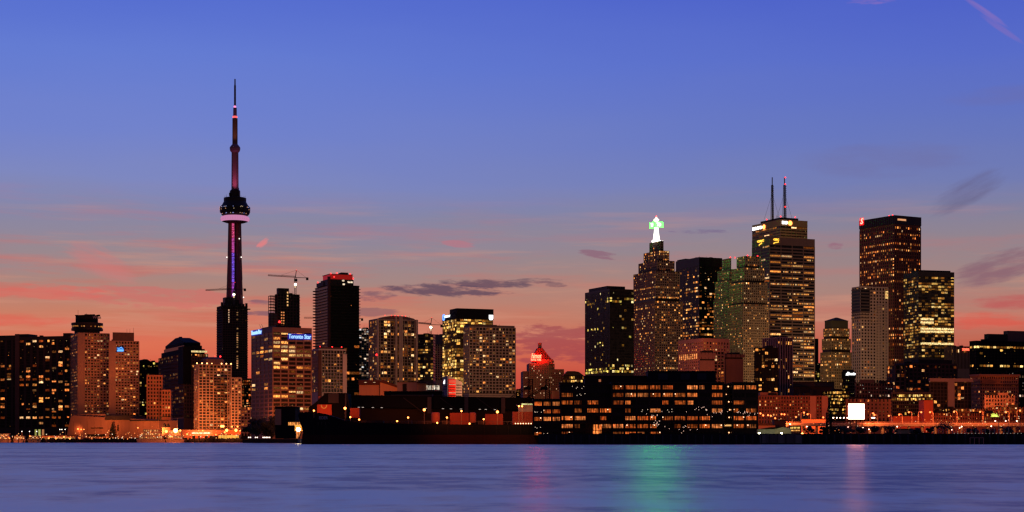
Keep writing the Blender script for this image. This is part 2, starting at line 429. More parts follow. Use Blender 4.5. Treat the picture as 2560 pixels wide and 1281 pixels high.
# ================================================================== SETTING
def struct(o): o['kind'] = 'structure'; return o
def water_mat():
    m = bpy.data.materials.new('water'); m.use_nodes = True; q = NT(m.node_tree); q.n.clear()
    ge = q.node('ShaderNodeNewGeometry').outputs['Position']
    s_ = q.node('ShaderNodeSeparateXYZ'); q.l.new(ge, s_.inputs[0]); x, y, _ = s_.outputs
    v1 = q.comb(q.m('MULTIPLY', x, .09), q.m('MULTIPLY', y, .11), 0)
    v2 = q.comb(q.m('MULTIPLY', x, .012), q.m('MULTIPLY', y, .030), 3)
    n1 = q.noise(v1, 1, 8, .62); n2 = q.noise(v2, 1, 5, .6)
    fine = q.noise(q.comb(q.m('MULTIPLY', x, 1.4), q.m('MULTIPLY', y, .9), 0), 1, 6, .7)
    rip = q.noise(q.comb(q.m('MULTIPLY', x, .30), q.m('MULTIPLY', y, .16), 5), 1, 6, .65)
    hgt = q.m('ADD', q.m('MULTIPLY', n1, 1.0), q.m('MULTIPLY', fine, .12))
    bp = q.node('ShaderNodeBump'); bp.inputs['Strength'].default_value = .7; bp.inputs['Distance'].default_value = .4
    q.l.new(hgt, bp.inputs['Height'])
    gl = q.node('ShaderNodeBsdfAnisotropic'); gl.distribution = 'GGX'
    n3 = q.noise(q.comb(q.m('MULTIPLY', x, .0022), q.m('MULTIPLY', y, .011), 9), 1, 4, .6)
    n3 = q.noise(q.comb(q.m('MULTIPLY', x, .0022), q.m('MULTIPLY', y, .011), 9), 1, 4, .6)
    mixn = q.m('ADD', q.m('ADD', q.m('MULTIPLY', n1, .20), q.m('MULTIPLY', n2, .24)), q.m('ADD', q.m('MULTIPLY', n3, .18), q.m('MULTIPLY', rip, .38)))
    tint = q.ramp(mixn, [(.455, (.55, .54, .52)), (.5, (.92, .86, .65)), (.545, (1.0, 1.0, .78))])  # lighter and darker streaks of sky reflection are put into the gloss colour
    q.l.new(tint, gl.inputs['Color'])
    q.l.new(q.maprange(mixn, .38, .62, .27, .35), gl.inputs['Roughness'])
    q.l.new(bp.outputs[0], gl.inputs['Normal'])
    df = q.node('ShaderNodeBsdfDiffuse'); df.inputs[0].default_value = (.11, .10, .12, 1)
    mx = q.node('ShaderNodeMixShader'); mx.inputs[0].default_value = .93
    q.l.new(df.outputs[0], mx.inputs[1]); q.l.new(gl.outputs[0], mx.inputs[2])
    q.l.new(mx.outputs[0], q.node('ShaderNodeOutputMaterial').inputs[0]); return m
struct(mesh_obj('water', [(-6000, -3000, 0), (6000, -3000, 0), (6000, 4000, 0), (-6000, 4000, 0)], [(0, 1, 2, 3)], water_mat()))
gm_ = wall((.04, .035, .03), .9)
def slab_poly(name, pts, z, mat, zb=-2):
    n = len(pts)
    return struct(mesh_obj(name, [(x, y, zb) for x, y in pts]+[(x, y, z) for x, y in pts],
        [tuple(range(n, 2*n))]+[(i, (i+1) % n, n+(i+1) % n, n+i) for i in range(n)], mat))
slab_poly('city_ground', [(-9000, 1745), (X(607, 1745), 1745), (X(607, 1440), 1440), (X(744, 1440), 1440), (X(744, 1250), 1250), (X(760, 1010), 1010), (X(1345, 985), 985), (9000, 985), (9000, 14000), (-9000, 14000)], 3.0, gm_)
slab_poly('quay', [(X(1345, 905), 905), (X(1900, 890), 890), (9000, 870), (9000, 984.5), (X(1345, 984.5), 984.5)], 5.6, wall((.018, .018, .022), .9))
struct(cube('quay', wall((.03, .025, .022)), None, -2500, X(606, 1700), 1725, 1744.5, -2, 3.2))

# ================================================================== CN-like tower (tall concrete tower with pod)
d = 2612; u = d/F
cn = thing('observation_tower', 'very tall slim concrete tower with round pod, pink lit ring and needle mast', 'tower', (X(587.5, d), d, 0), 0)
conc = wall((.26, .10, .08), .85); dark = wall((.03, .025, .025), .6)
def zz(y): return Z(y, d)
mb = MB()
def legs(mb, y0, y1, R0, R1, t0, t1, seg=1):
    for kk in range(3):
        a = math.radians(-90+60+120*kk)
        ca, sa = math.cos(a), math.sin(a); n = len(mb.v)
        for (yy, R, t) in ((y0, R0, t0), (y1, R1, t1)):
            z = zz(yy)
            for (r, s_) in ((0, -1), (R, -1), (R, 1), (0, 1)):
                mb.v.append((r*ca-s_*t*sa, r*sa+s_*t*ca, z))
        mb.f += [tuple(i+n for i in f) for f in BF]
for (ya, yb_, Ra, Rb) in ((1102, 950, 26, 18), (950, 800, 18, 14.2), (800, 700, 14.2, 12), (700, 640, 12, 10.8), (640, 556, 10.8, 9.9)):
    legs(mb, ya, yb_, Ra, Rb, 3.2, 2.7)
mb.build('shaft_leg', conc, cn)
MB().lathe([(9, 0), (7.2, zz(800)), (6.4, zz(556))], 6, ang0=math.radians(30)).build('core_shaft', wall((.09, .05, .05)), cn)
# light strip segments up the lift shaft, pink to violet
segs = 20
for i in range(segs):
    ya = 744-(744-560)*i/segs; yb_ = 744-(744-560)*(i+1)/segs; f = i/(segs-1)
    if f < .2: c = (.35, .06, .5)
    elif f < .62: c = (.18+.2*abs(f-.4), .09, .78)
    elif f < .8: c = (.55, .07, .35)
    else: c = (.62, .07, .2)
    c = dimmed(c, random.uniform(.8, 1.15))
    x_ = -1.5
    cube('light_strip', M_OBJ, cn, x_-1.9, x_+1.6, -8.3, -7.4, zz(ya)+.4, zz(yb_)-.4, c)
MB().lathe([(17, zz(554.3)), (20.6, zz(553)), (21.9, zz(550)), (22, zz(547)), (20.8, zz(543)), (17.5, zz(541))], 48).build('radome', glow((.72, .27, .50), .8), cn, smooth=True)  # pink light on the radome is put into its material as emission
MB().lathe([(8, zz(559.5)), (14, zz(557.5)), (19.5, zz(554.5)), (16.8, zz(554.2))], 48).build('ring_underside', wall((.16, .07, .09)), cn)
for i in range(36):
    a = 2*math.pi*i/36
    MB().bar((22.2*math.cos(a), 22.2*math.sin(a), zz(551.5)), (21.4*math.cos(a), 21.4*math.sin(a), zz(544.5)), .16).build('ring_rib', glow((.5, .16, .34), .8), cn)  # ribs carry the same built-in glow as the radome
MB().lathe([(5, zz(541)), (18.5, zz(540.5)), (21.5, zz(536)), (22.9, zz(531)), (23.1, zz(524)), (23.1, zz(519)), (20, zz(514)), (17.6, zz(507)), (17, zz(505)), (17, zz(496)), (15, zz(495)), (6, zz(494.8))], 40).build('pod', dark, cn)
for (yy, R, n_, pr_) in ((520.5, 23.3, 70, .25), (526, 23.3, 70, .10), (536.4, 21.5, 60, .35)):
    for i in range(n_):
        if random.random() < pr_:
            a = math.pi+math.pi*i/n_; c = random.choice([(.9, .4, .2), (.7, .5, .3), (.3, .35, .8)])
            ball('pod_light', glow(c, .8), cn, (R*math.cos(a), R*math.sin(a), zz(yy)+random.uniform(-.4, .6)), .55)
MB().lathe([(8, zz(496)), (8, zz(478)), (5.6, zz(474))], 12).build('machine_room', dark, cn)
for i in range(16):
    a = 2*math.pi*i/16; whip(cn, 15.5*math.cos(a), 15.5*math.sin(a), zz(495), random.uniform(1.5, 4))
for (dx_, yy, ww) in ((-6.8, 484, 2.2), (6.5, 482, 2.4), (-1, 474, 2.4), (5.2, 470, 1.5), (1.5, 489, 3)):
    cube('equipment_box', dark, cn, dx_-ww/2, dx_+ww/2, -8, 2, zz(yy+8), zz(yy))
sh_m = wall((.24, .13, .12), .8)
MB().lathe([(5.6, zz(495)), (5.3, zz(382)), (4.8, zz(380))], 6).build('upper_shaft', sh_m, cn)
MB().lathe([(5.3, zz(382)), (7.4, zz(378)), (8.1, zz(373)), (8, zz(369)), (5.6, zz(364)), (4, zz(361))], 24).build('sky_pod', wall((.22, .13, .15), .5), cn)
MB().lathe([(4.1, zz(363)), (4.0, zz(299)), (4.2, zz(297))], 12).build('mast_base', wall((.15, .09, .07)), cn)
MB().lathe([(3.0, zz(297)), (2.9, zz(293)), (2.7, zz(270))], 12).build('mast_middle', wall((.3, .15, .25)), cn)
MB().lathe([(2.2, zz(296.5)), (4.0, zz(294)), (4.0, zz(292)), (2.2, zz(290))], 12).build('mast_light', glow((1, .12, .12), 1.4), cn)
MB().lathe([(2.75, zz(292)), (2.75, zz(284))], 12).build('mast_light', glow((.8, .45, .95), .9), cn)
MB().lathe([(2.75, zz(284)), (2.75, zz(276))], 12).build('mast_light', glow((.45, .25, .6), .5), cn)
MB().lathe([(1.6, zz(270)), (1.5, zz(215)), (1.1, zz(212)), (1.0, zz(198))], 10).build('needle', wall((.16, .12, .14)), cn)
ball('mast_light', glow((1, .25, .5), 1.5), cn, (0, -1, zz(268)), 2.0)
for y_, xo in ((599, 8), (645, -11), (645, 11), (745, 14.5)):
    ball('strobe_light', glow((1, .9, .8), 2), cn, (xo, -9, zz(y_)), .9)

# ================================================================== BUILDINGS
cTan = wall((.42, .24, .15)); cConc = wall((.34, .22, .16)); cBrick = wall((.34, .14, .08)); cDark = wall((.03, .024, .022), .6)
cBeige = wall((.42, .32, .24)); cGrey = wall((.18, .16, .16)); cBrown = wall((.16, .09, .065)); cBlk = wall((.010, .009, .009), .9)
cWhite = wall((.55, .48, .44)); cRedB = wall((.40, .11, .06)); cDkRed = wall((.10, .035, .028)); cGreenG = wall((.20, .22, .15))

# --- left waterfront
t_ = tower('apartment_slab', 'long dark apartment slab at the far left with scattered orange windows', -80, -80, 176, 845, 1960, 6.75, 16.2, wall((.05, .035, .03)), D=22,
      p=.24, pal='home', sh=.18, pw=.36, ind=True, blank=((.465, .505),), rows=((858, .95, 'R', .65, .84),), top=8, bright=1.0, yb=1075,
      caps=((.0, .47, 0, 1, 841, wall((.05, .035, .03))), (.465, .58, .1, 1, 838, wall((.05, .035, .03))), (.93, 1, 0, 1, 838, wall((.05, .035, .03)))))
cube('stair_wall', wall((.13, .075, .055)), t_, t_['dims'][0]*.468, t_['dims'][0]*.508, -1.1, -.5, GZ, Z(838, 1960))
wa = tower('hotel_tower', 'pale concrete hotel tower carrying the round dark drum on its roof', 176, 195, 273, 832, 1880, 7.1, 7.6, cTan, G_BRN, p=.34, pal='home', sh=.46, pw=.34, proud=.25,
      blank=((0, .22),), top=2, yb=1052, ind=False)
Wd, D_, zt = wa['dims']
dr = wall((.03, .022, .022), .5)
cxl, cyl = Wd*.42, D_*.5
MB().lathe([(14, zt-.1), (14, Z(820, 1880))], 8, cxl, cyl).build('drum_neck', wall((.08, .05, .045)), wa)
MB().lathe([(17.3, Z(823.5, 1880)), (17.3, Z(818, 1880)), (16.6, Z(817.5, 1880)), (16.6, Z(810, 1880)), (17.3, Z(809.5, 1880)), (17.3, Z(804, 1880))], 32, cxl, cyl).build('restaurant_drum', dr, wa)
MB().lathe([(12.4, Z(804, 1880)), (12.4, Z(785, 1880)), (11, Z(785, 1880))], 10, cxl-.4, cyl).build('upper_drum', cBlk, wa)
for i in range(14): cube('parapet_block', cBlk, wa, cxl+12.2*math.cos(i)-1, cxl+12.2*math.cos(i)+1.6, cyl-3, cyl+2, Z(786, 1880), Z(random.uniform(781, 785), 1880))
for i in range(22):
    a = math.pi*(1.0+i/21)+.15
    if random.random() < .7: cube('drum_window', M_OBJ, wa, cxl+16.8*math.cos(a)-.7, cxl+16.8*math.cos(a)+.6, cyl+16.8*math.sin(a)-.3, cyl+16.8*math.sin(a)+.3, Z(815, 1880), Z(811+random.random()*2, 1880), dimmed(random.choice(PAL['home']), random.uniform(.25, .8)))
whip(wa, cxl-10, cyl, Z(785, 1880), 6); whip(wa, cxl-1, cyl, Z(785, 1880), 3)
sign('hotel_letters', 'faint grey letters on the dark upper drum of the hotel', wa, cxl+3.5, cxl+13, Z(791, 1880), 3.2, 'West', wall((.3, .25, .25)), off=-(cyl-13.2))
wb = tower('hotel_tower', 'pale concrete hotel tower with blue neon picture near its top', 272.5, 273, 347, 852, 1875, 7.1, 7.4, cTan, G_BRN, D=30, a=17, p=.34, pal='home', sh=.46, pw=.34, proud=.25,
      blank=((0, .22),), top=2, yb=1040, caps=((.12, .84, .15, .9, 831, wall((.12, .07, .055))),))
Wd, D_, zt = wb['dims']
for fx in (.6, .7, .82): whip(wb, Wd*fx, D_*.3, Z(831, 1875), random.uniform(4, 7))
sg = thing('neon_sign', 'blue neon outline picture on the face of the right hotel tower', 'sign'); sg.matrix_basis = Matrix.Translation(wb.location) @ Matrix.Rotation(wb.rotation_euler.z, 4, 'Z')
bl = glow((.1, .4, 1), 1.6); bl2 = glow((.25, .4, 1), .9)
mb = MB(); x0_ = Wd*.26
for (a, b) in (((0, 0), (7, 0)), ((0, 1.2), (7.4, 1.2)), ((1, 2.2), (7, 2.2)), ((2, 3), (5, 4.5)), ((3.5, 4), (6.5, 3.2)), ((.5, .6), (7, .6)), ((0, 3.4), (2, 3.2))):
    mb.bar((x0_+a[0], -1, Z(878, 1875)+a[1]), (x0_+b[0], -1, Z(878, 1875)+b[1]), .3)
mb.build('neon_tube', bl, sg)
cube('backing_panel', wall((.02, .03, .2)), sg, x0_-.5, x0_+8, -.7, -.45, Z(879, 1875), Z(867, 1875))
# podium
cPod = wall((.24, .13, .09))
pod = thing('hotel_podium', 'low concrete hotel podium with sloping left wall by the water', 'building', (X(165, 1800), 1800, 0), math.radians(-17))
def PX(px): return (px-165)*1800/F/math.cos(math.radians(0))
MB().prism([(PX(165), GZ), (PX(178), Z(1044, 1800)), (PX(186), Z(1039, 1800)), (PX(425), Z(1052, 1800)), (PX(425), GZ)], 0, 40).build('wall', cPod, pod)
cube('upper_storey', cPod, pod, PX(181), PX(273), 3, 38, Z(1055, 1800), Z(1036, 1800))
cube('dark_roof', cDark, pod, PX(276), PX(346), -1, 30, Z(1051, 1800), Z(1040, 1800))
cube('roof_edge', cDark, pod, PX(345), PX(425), -1, 20, Z(1054, 1800), Z(1051, 1800))
for i in range(13): cube('panel_joint', wall((.10, .055, .04)), pod, PX(186)+i*8.2, PX(186)+i*8.2+.22, -.08, .1, GZ, Z(1054, 1800))
for i in range(17): cube('window', cBlk, pod, PX(216)+i*1.45, PX(216)+i*1.45+.9, 2.7, 3.1, Z(1050, 1800), Z(1047, 1800))
cube('opening', cBlk, pod, PX(235), PX(270), -.2, .2, Z(1072, 1800), Z(1069.5, 1800)); cube('opening', cBlk, pod, PX(226), PX(275), -.25, .2, Z(1092, 1800), Z(1086, 1800))
cube('doorway', cBlk, pod, PX(310), PX(313), -.25, .2, Z(1078, 1800), Z(1063, 1800))
# --- between the hotel and the newspaper tower
b4 = tower('office_block', 'dark office block with sloped roof right of the hotel towers', 340, 341, 395, 905, 2200, 7, 7, cBlk, D=40, p=.1, pal='green', rows=((967, .9), (1009, .95)), yb=1050)
MB().prism([(0, b4['dims'][2]-.3), (b4['dims'][0]*.35, Z(898, 2200)), (b4['dims'][0]*.5, Z(898, 2200)), (b4['dims'][0], Z(911, 2200)-2)], 0, 35).build('roof', cBlk, b4)
tower('brick_office', 'square windowed orange brick block, highest of the stepped pair', 367, 368, 405, 938, 1850, 8.9, 7.2, cBrick, a=8, D=30, p=.06, sh=.42, pw=.42, ind=True, rows=((1008, .7),), top=4, yb=1050)
tower('brick_office', 'lower step of the orange brick block, beside the taller one', 404.5, 405, 426, 975, 1845, 8.9, 7.2, cBrick, a=8, D=30, p=.1, sh=.42, pw=.42, ind=True, rows=((1017, .7),), top=4, yb=1050)
b6 = tower('stepped_office', 'stepped brick office with black hipped crown and dark glass corner', 397, 460, 519, 884, 1960, 8.9, 6.9, wall((.10, .05, .04)), G_DARK, p=.10, sh=.38, pw=.36, rows=((886, .9, 'L', .55, 1), (998, .85, 'L', 0, .8), (1006, .8, 'L', 0, .8), (888, .7, 'R', .1, .9), (930, .5, 'L', 0, .6), (937, .45, 'L', 0, .6), (943, .3, 'L', .1, .6)), yb=1050)
Wd, D_, zt = b6['dims']
cube('dark_corner', cBlk, b6, -1.2, Wd*.3, -1.2, D_*.18, Z(960, 1960), Z(866, 1960))
cube('upper_tier', cBlk, b6, Wd*.06, Wd*.95, D_*.06, D_*.95, zt, Z(871, 1960)); cube('upper_tier', G_DARK, b6, Wd*.12, Wd*.88, D_*.1, D_*.9, Z(871, 1960), Z(862, 1960))
for j in range(12): cube('window', M_OBJ, b6, Wd*.32+j*1.7, Wd*.32+j*1.7+1.2, Wd*0-.1+D_*.055, D_*.06, Z(880, 1960), Z(875.5, 1960), (.9, .7, .3))
c0, c1, e0, e1 = Wd*.14, Wd*.86, D_*.14, D_*.86; zA, zB = Z(862, 1960), Z(854, 1960); zC = Z(837, 1960)
mb = MB(); mb.box(c0, c1, e0, e1, zA, zB); n = len(mb.v); mx_, my_ = (c0+c1)/2, (e0+e1)/2
mb.v += [(c0, e0, zB), (c1, e0, zB), (c1, e1, zB), (c0, e1, zB), (mx_-7, my_-7, zC), (mx_+7, my_-7, zC), (mx_+7, my_+7, zC), (mx_-7, my_+7, zC)]; mb.f += [tuple(i+n for i in f) for f in BF]
mb.build('crown_roof', cBlk, b6)
cube('roof_vent', cBlk, b6, mx_-4, mx_-1, my_-3, my_+3, zC, zC+1.4)
# waterfront condominium with lamps along its roof
cCondo = wall((.46, .32, .22))
b7 = tower('waterfront_condominium', 'cream waterfront condominium with a row of small lamps along its roof edge', 486, 497, 578, 911, 1790, 7.3, 8.6, cCondo, G_BRN, p=.3, pal='home', sh=.28, pw=.24, ind=True, top=2, yb=1088, right_side=True)
Wd, D_, zt = b7['dims']
MB().lathe([(Wd*.36, zt-.1), (Wd*.36, Z(897, 1790)), (Wd*.25, Z(894, 1790)), (Wd*.18, Z(892, 1790))], 8, Wd*.5, D_*.5).build('roof_drum', wall((.14, .08, .08)), b7)
for i in range(8): ball('roof_lamp', glow((1, .42, .14), 5), b7, (Wd*(-.05+i*.15), -1+abs(i-3.5)*.5, zt+1.0), .75)
beacon(b7, Wd*.72, D_*.4, Z(892, 1790), .9); beacon(b7, Wd*.55, D_*.4, Z(891, 1790), .5)
for j in range(14):
    zb_ = Z(944+7.3*j, 1790)
    MB().lathe([(8.2, zb_), (8.2, zb_+.9)], 16, Wd*.66, 3.4).build('curved_balcony', wall((.24, .15, .11)), b7)
tower('waterfront_condominium', 'lower right wing of the cream waterfront condominium', 575, 578, 603, 944, 1785, 7.3, 8.3, cCondo, G_BRN, p=.3, pal='home', sh=.34, pw=.34, ind=True, top=3, yb=1088, D=20)
# concrete tower under construction in front of the tall shaft
b8 = tower('unfinished_tower', 'dark condominium tower under construction at the foot of the tall tower', 543, 557, 618, 764, 2440, 6.0, 6.4, wall((.10, .055, .045)), G_DARK, p=.015, sh=.4, pw=.2, proud=.5, slab=.4, yb=1010, top=3)
Wd, D_, zt = b8['dims']
cube('penthouse', cDark, b8, Wd*.22, Wd*.72, D_*.2, D_*.8, zt, Z(748, 2440)); cube('penthouse', cDark, b8, Wd*.16, Wd*.45, D_*.3, D_*.7, zt, Z(742, 2440))
for j in range(9): cube('work_platform', cDark, b8, -3+j*(Wd/8), -3+j*(Wd/8)+3, -2.2, 0, zt-2, zt+random.uniform(1.5, 4.5))
cube('work_platform', cDark, b8, -4, Wd+4.5, -1, 1.5, zt-5, zt-3.5)
for j in range(26):
    if random.random() < .75: cube('work_lamp', M_OBJ, b8, Wd*.56, Wd*.62, -.9, -.6, Z(776+5.8*j, 2440), Z(773+5.8*j, 2440), dimmed((1, .5, .2), random.uniform(.2, 1.0)))
for j in range(6): cube('work_lamp', M_OBJ, b8, Wd*.22, Wd*.26, -.9, -.6, Z(777+6*j, 2440), Z(773+6*j, 2440), (.8, .5, .3))
tower('low_block', 'small red and orange lit block between the unfinished tower and the newspaper tower', 600, 600, 632, 950, 2300, 7, 5, cBlk, p=.5, pal='orange', sh=.3, pw=.2, rows=((953, 1), (962, .9)))
tower('low_block', 'orange lit low block in front of the gap beside the newspaper tower', 603, 603, 634, 1018, 1640, 8, 8, cTan, G_BRN, p=.35, pal='home', sh=.4, pw=.3, yb=1095, ind=True)
# newspaper tower
b10 = tower('newspaper_tower', 'brown concrete office tower with blue name letters on both faces', 630, 682, 778, 818, 1500, 10.35, 19.4, wall((.27, .155, .11)), G_BRN, a=27, p=.13, pal='warm', sh=.36, pw=.15, proud=.35, top=12.5, nL=5, ind=True, corr=.9, mono=True,
      rows=((836, .85, 'R', .1, .5), (846, .6, 'R'), (857, .3, 'R'), (867, .9, 'R', 0, .6), (867, .8, 'L', .0, .5), (877.5, 1, '*'), (887, .5, 'R'), (918, .6, 'R'), (930, .35), (970, .6, '*'), (981, .5, 'R'), (991, .8, 'R', 0, .5)), yb=1050)
Wd, D_, zt = b10['dims']
cube('penthouse', cDark, b10, Wd*.2, Wd*.85, D_*.2, D_*.9, zt, zt+2.4)
for x_ in (.3, .4): MB().bar((-0, D_*x_+8, zt), (-1.5, D_*x_+9, zt+4), .12).build('antenna', cDark, b10)
blu = wall((.0, .01, .3)); blg = glow((.35, .62, 1), 1.4)
bk = glow((.002, .01, .28), 1.0)
sign('name_sign', 'blue lit name sign on the wide right face of the brown tower', b10, Wd*.40, Wd*.985, Z(840, 1500)-.2, 3.9, 'Toronto Star', blg, back=bk, bold=.008)
sign('name_sign', 'blue lit name sign on the narrow left face of the brown tower', b10, D_*.5, D_*.985, Z(832, 1540), 3.9, 'Toronto Star', blg, side='L', back=bk, bold=.008)
# second unfinished tower with crane
b11 = tower('unfinished_tower', 'unfinished concrete tower with open frame floors behind the newspaper tower', 688, 694, 748, 735, 2350, 7.2, 7.5, wall((.10, .06, .055)), G_DARK, p=.01, sh=.22, pw=.25, proud=.4, slab=.6, yb=830)
Wd, D_, zt = b11['dims']
cube('penthouse', cDark, b11, Wd*.05, Wd*.55, D_*.2, D_*.9, zt, Z(720, 2350))
for j in range(12):
    z_ = zt-3-j*3.96; cube('open_floor', wall((.06, .035, .035)), b11, -10.5, .2, -0.5, 10, z_-.35, z_+.35)
for x_ in (-10.2, -5.4):
    for y_ in (0, 9): cube('column', wall((.06, .035, .035)), b11, x_-.35, x_+.35, y_-.35, y_+.35, Z(830, 2350), zt-2.6)
cube('screen_wall', wall((.12, .11, .12)), b11, -10, .1, .4, 9.5, Z(835, 2350), Z(783, 2350))
for j in range(5): cube('work_lamp', M_OBJ, b11, Wd*.42, Wd*.48, -1.3, -.9, Z(733+8*j, 2350), Z(729+8*j, 2350), (1, .55, .2))
for j in range(12): cube('work_lamp', M_OBJ, b11, Wd*(.15+.1*(j % 2)), Wd*(.2+.1*(j % 2)), -1.3, -.9, Z(783+4*(j//2)*1.7, 2350), Z(780+4*(j//2)*1.7, 2350), (.9, .32, .1))
beacon(b11, 2, -2, Z(808, 2350), 1.5)
# tall black tower
b12 = tower('black_tower', 'tall black condominium tower with red lit crown and balcony edges', 788, 823, 898, 712, 2100, 7.4, 12, wall((.045, .032, .03), .6), G_DARK, p=.012, pal='home', sh=.12, pw=.0, proud=.3, slab=1.2, yb=1000, top=2,
      rows=((868, .35, 'R'), (875, .3, '*'), (905, .3, 'R', .6, 1), (930, .4, 'R', .5, 1), (946, .5, 'R', .5, 1), (960, .4, 'R', .5, 1), (885, .35, 'R', .6, 1), (985, .5, 'R', .5, 1)))
Wd, D_, zt = b12['dims']
redlit = glow((.55, .01, .008), .45)
cube('penthouse', cDark, b12, -1, Wd*.8, -1, D_*.55, zt, Z(698, 2100)); cube('crown_band', redlit, b12, 1, Wd*.78, 0, D_*.5, Z(698, 2100), Z(686, 2100))
cube('crown_cap', cDkRed, b12, .6, Wd*.79, -.4, D_*.52, Z(686, 2100), Z(684.5, 2100)); cube('chimney', wall((.05, .07, .07)), b12, Wd*.45, Wd*.68, D_*.1, D_*.3, Z(684.5, 2100), Z(679, 2100))
cube('vertical_fin', cDkRed, b12, -2.0, 1.2, -2.0, 1, GZ, Z(692, 2100)); cube('penthouse', cDark, b12, -2, 3, D_*.3, D_*.8, zt, Z(702, 2100))
for (x_, y_, zq) in ((2, 0, 686), (Wd*.25, 0, 684), (Wd*.7, 0, 685), (Wd*.8, 0, 696), (-1, D_*.75, 701), (6, -1.4, 694)): beacon(b12, x_, y_, Z(zq, 2100), .8)
for (x_, zq) in ((.42, 700), (.60, 703), (.70, 703), (.62, 703), (.44, 709)): cube('window', M_OBJ, b12, Wd*x_, Wd*x_+2.6, -1.4, -1.05, Z(zq+3, 2100), Z(zq-1, 2100), (1, .8, .55))
for j in range(36): cube('balcony', wall((.10, .07, .065)), b12, -3.0, 1, D_-4, D_+1.0, Z(720+7.4*j, 2100)-.7, Z(720+7.4*j, 2100)+.4)
# white piered block in front of it
b13 = tower('white_piered_block', 'white pier fronted apartment block standing before the black tower', 779, 797, 864, 872, 1650, 8.0, 7.6, wall((.42, .28, .24)), G_BRN, p=.18, pal='warm', sh=.16, pw=.16, proud=.3, yb=985, top=4)
Wd, D_, zt = b13['dims']
cube('blank_wall', wall((.50, .32, .28)), b13, Wd*.88, Wd*1.03, -1.4, -.3, GZ, Z(885, 1650)); cube('recess', cDkRed, b13, -.8, Wd*.1, -.8, .5, GZ, zt-2)
cube('penthouse', cDkRed, b13, Wd*.1, Wd*.9, D_*.1, D_*.9, zt, zt+1.6)
for f in (.05, .5, .85): beacon(b13, Wd*f, 0, zt+1.5, .5)
# silvery tower
tower('silver_tower', 'narrow silver grey tower with white lit balconies behind the black tower', 898, 898, 922, 822, 2150, 5.2, 6, wall((.30, .28, .30)), G_BLUE, p=.45, pal='white', sh=.25, pw=.2, yb=950, bright=.8)
# beige condominium with piers
b15 = tower('piered_condominium', 'beige condominium with curved roofline and tall vertical piers', 923, 942, 1044, 797, 1800, 7.5, 8.4, wall((.26, .18, .14)), G_BRN, p=.3, pal='warm', sh=.2, pw=.2, proud=.3, yb=960, top=4, ind=True)
Wd, D_, zt = b15['dims']
MB().prism([(2, zt-.1), (8, Z(792, 1800)), (Wd*.4, Z(788, 1800)), (Wd*.7, Z(789, 1800)), (Wd-4, Z(794, 1800)), (Wd-2, zt-.1)], 1, D_*.6).build('curved_roof', wall((.12, .07, .065)), b15)
for f in (.02, .46, .55, .60, .96): cube('tall_pier', wall((.40, .28, .22)), b15, Wd*f-.9, Wd*f+.9, -2.2, -.3, GZ, Z(789 if .3 < f < .7 else 797, 1800))
for f in (.2, .36, .44, .52, .62, .7): beacon(b15, Wd*f, 0, Z(789, 1800), .4)
beacon(b15, -1, -2, Z(890, 1800), 1.0)
b16 = tower('curved_glass_block', 'dark banded glass block with rounded front under the third crane', 1044, 1044, 1083, 836, 1950, 7.2, 6.5, wall((.07, .055, .06)), G_DARK, p=.12, pal='gold', sh=.3, pw=.06, D=25, yb=955, rows=((872, .9), (885, .9), (898, .8), (910, .9), (922, .8), (930, .85), (943, .6)))
b17 = tower('pale_slab', 'pale slim tower topped by a grey blue box behind the curved glass block', 1075, 1075, 1106, 838, 2350, 5.5, 6, wall((.36, .26, .2)), G_BRN, p=.05, sh=.3, pw=.4, D=25, top=24, yb=950)
cube('top_box', wall((.06, .06, .10)), b17, -.9, b17['dims'][0]+.9, -1, 20, Z(862, 2350), Z(838, 2350))
# bright glass office
b18 = tower('bright_glass_office', 'brightly lit yellow glass office tower with black crown and white shield sign', 1107, 1141, 1232, 797, 1760, 7.3, 9.2, wall((.10, .07, .045)), glassm((.05, .035, .015)), a=22, p=.42, pal='gold', sh=.16, pw=.07, proud=.2, corr=.9, yb=975, ind=True, mono=True, bright=1.1,
      rows=tuple((797+7.3*i, .97, '*') for i in (0.5, 1.5, 2.5, 3.5, 10.5, 11.5, 12.5, 16.5, 19.5, 20.5, 21.5, 14.5, 15.5, 18.5))+((845, .35, '*'), (860, .3, '*')))
Wd, D_, zt = b18['dims']
cube('crown', cBlk, b18, .2, Wd+.6, -.6, D_*.5, zt-.1, Z(771, 1760)); cube('left_crown', cBlk, b18, -.6, 8, -.5, D_+.5, zt-.1, Z(787, 1760))
cube('crown', cBlk, b18, -.5, Wd*.3, D_*.1, D_*.55, zt, Z(782, 1760))
wh = glow((1, 1, 1), 1.8)
s = thing('shield_sign', 'white rounded shield sign on the black crown of the bright office', 'sign'); s.matrix_basis = Matrix.Translation(b18.location) @ Matrix.Rotation(b18.rotation_euler.z, 4, 'Z')
xx = Wd*.885; z1_, z2_ = Z(798.5, 1760), Z(785.5, 1760)
MB().prism([(xx, z1_+2.6*.6), (xx+1.1, z1_), (xx+3.3, z1_), (xx+4.6, z1_+1.5), (xx+4.6, z2_), (xx, z2_)], -1.3, -.7).build('panel', wh, s)
MB().prism([(xx-.5, z1_+.8), (xx+.9, z1_-.5), (xx+3.5, z1_-.5), (xx+5.1, z1_+1), (xx+5.1, z2_+.4), (xx-.5, z2_+.4)], -.7, -.62).build('frame', cBlk, s)
s = sign('ring_sign', 'white name sign with blue ring on the left side of the bright office crown', b18, D_*.42, D_*.78, Z(792, 1785), 2.2, 'INTACT', wh, side='L', bold=.05)
bm = MB()
for i in range(20):
    a0_, a1_ = 2*math.pi*i/20, 2*math.pi*(i+1)/20
    bm.bar((-D_*.27+2.6*math.cos(a0_), 0, 2.8*math.sin(a0_)-.4), (-D_*.27+2.6*math.cos(a1_), 0, 2.8*math.sin(a1_)-.4), .55)
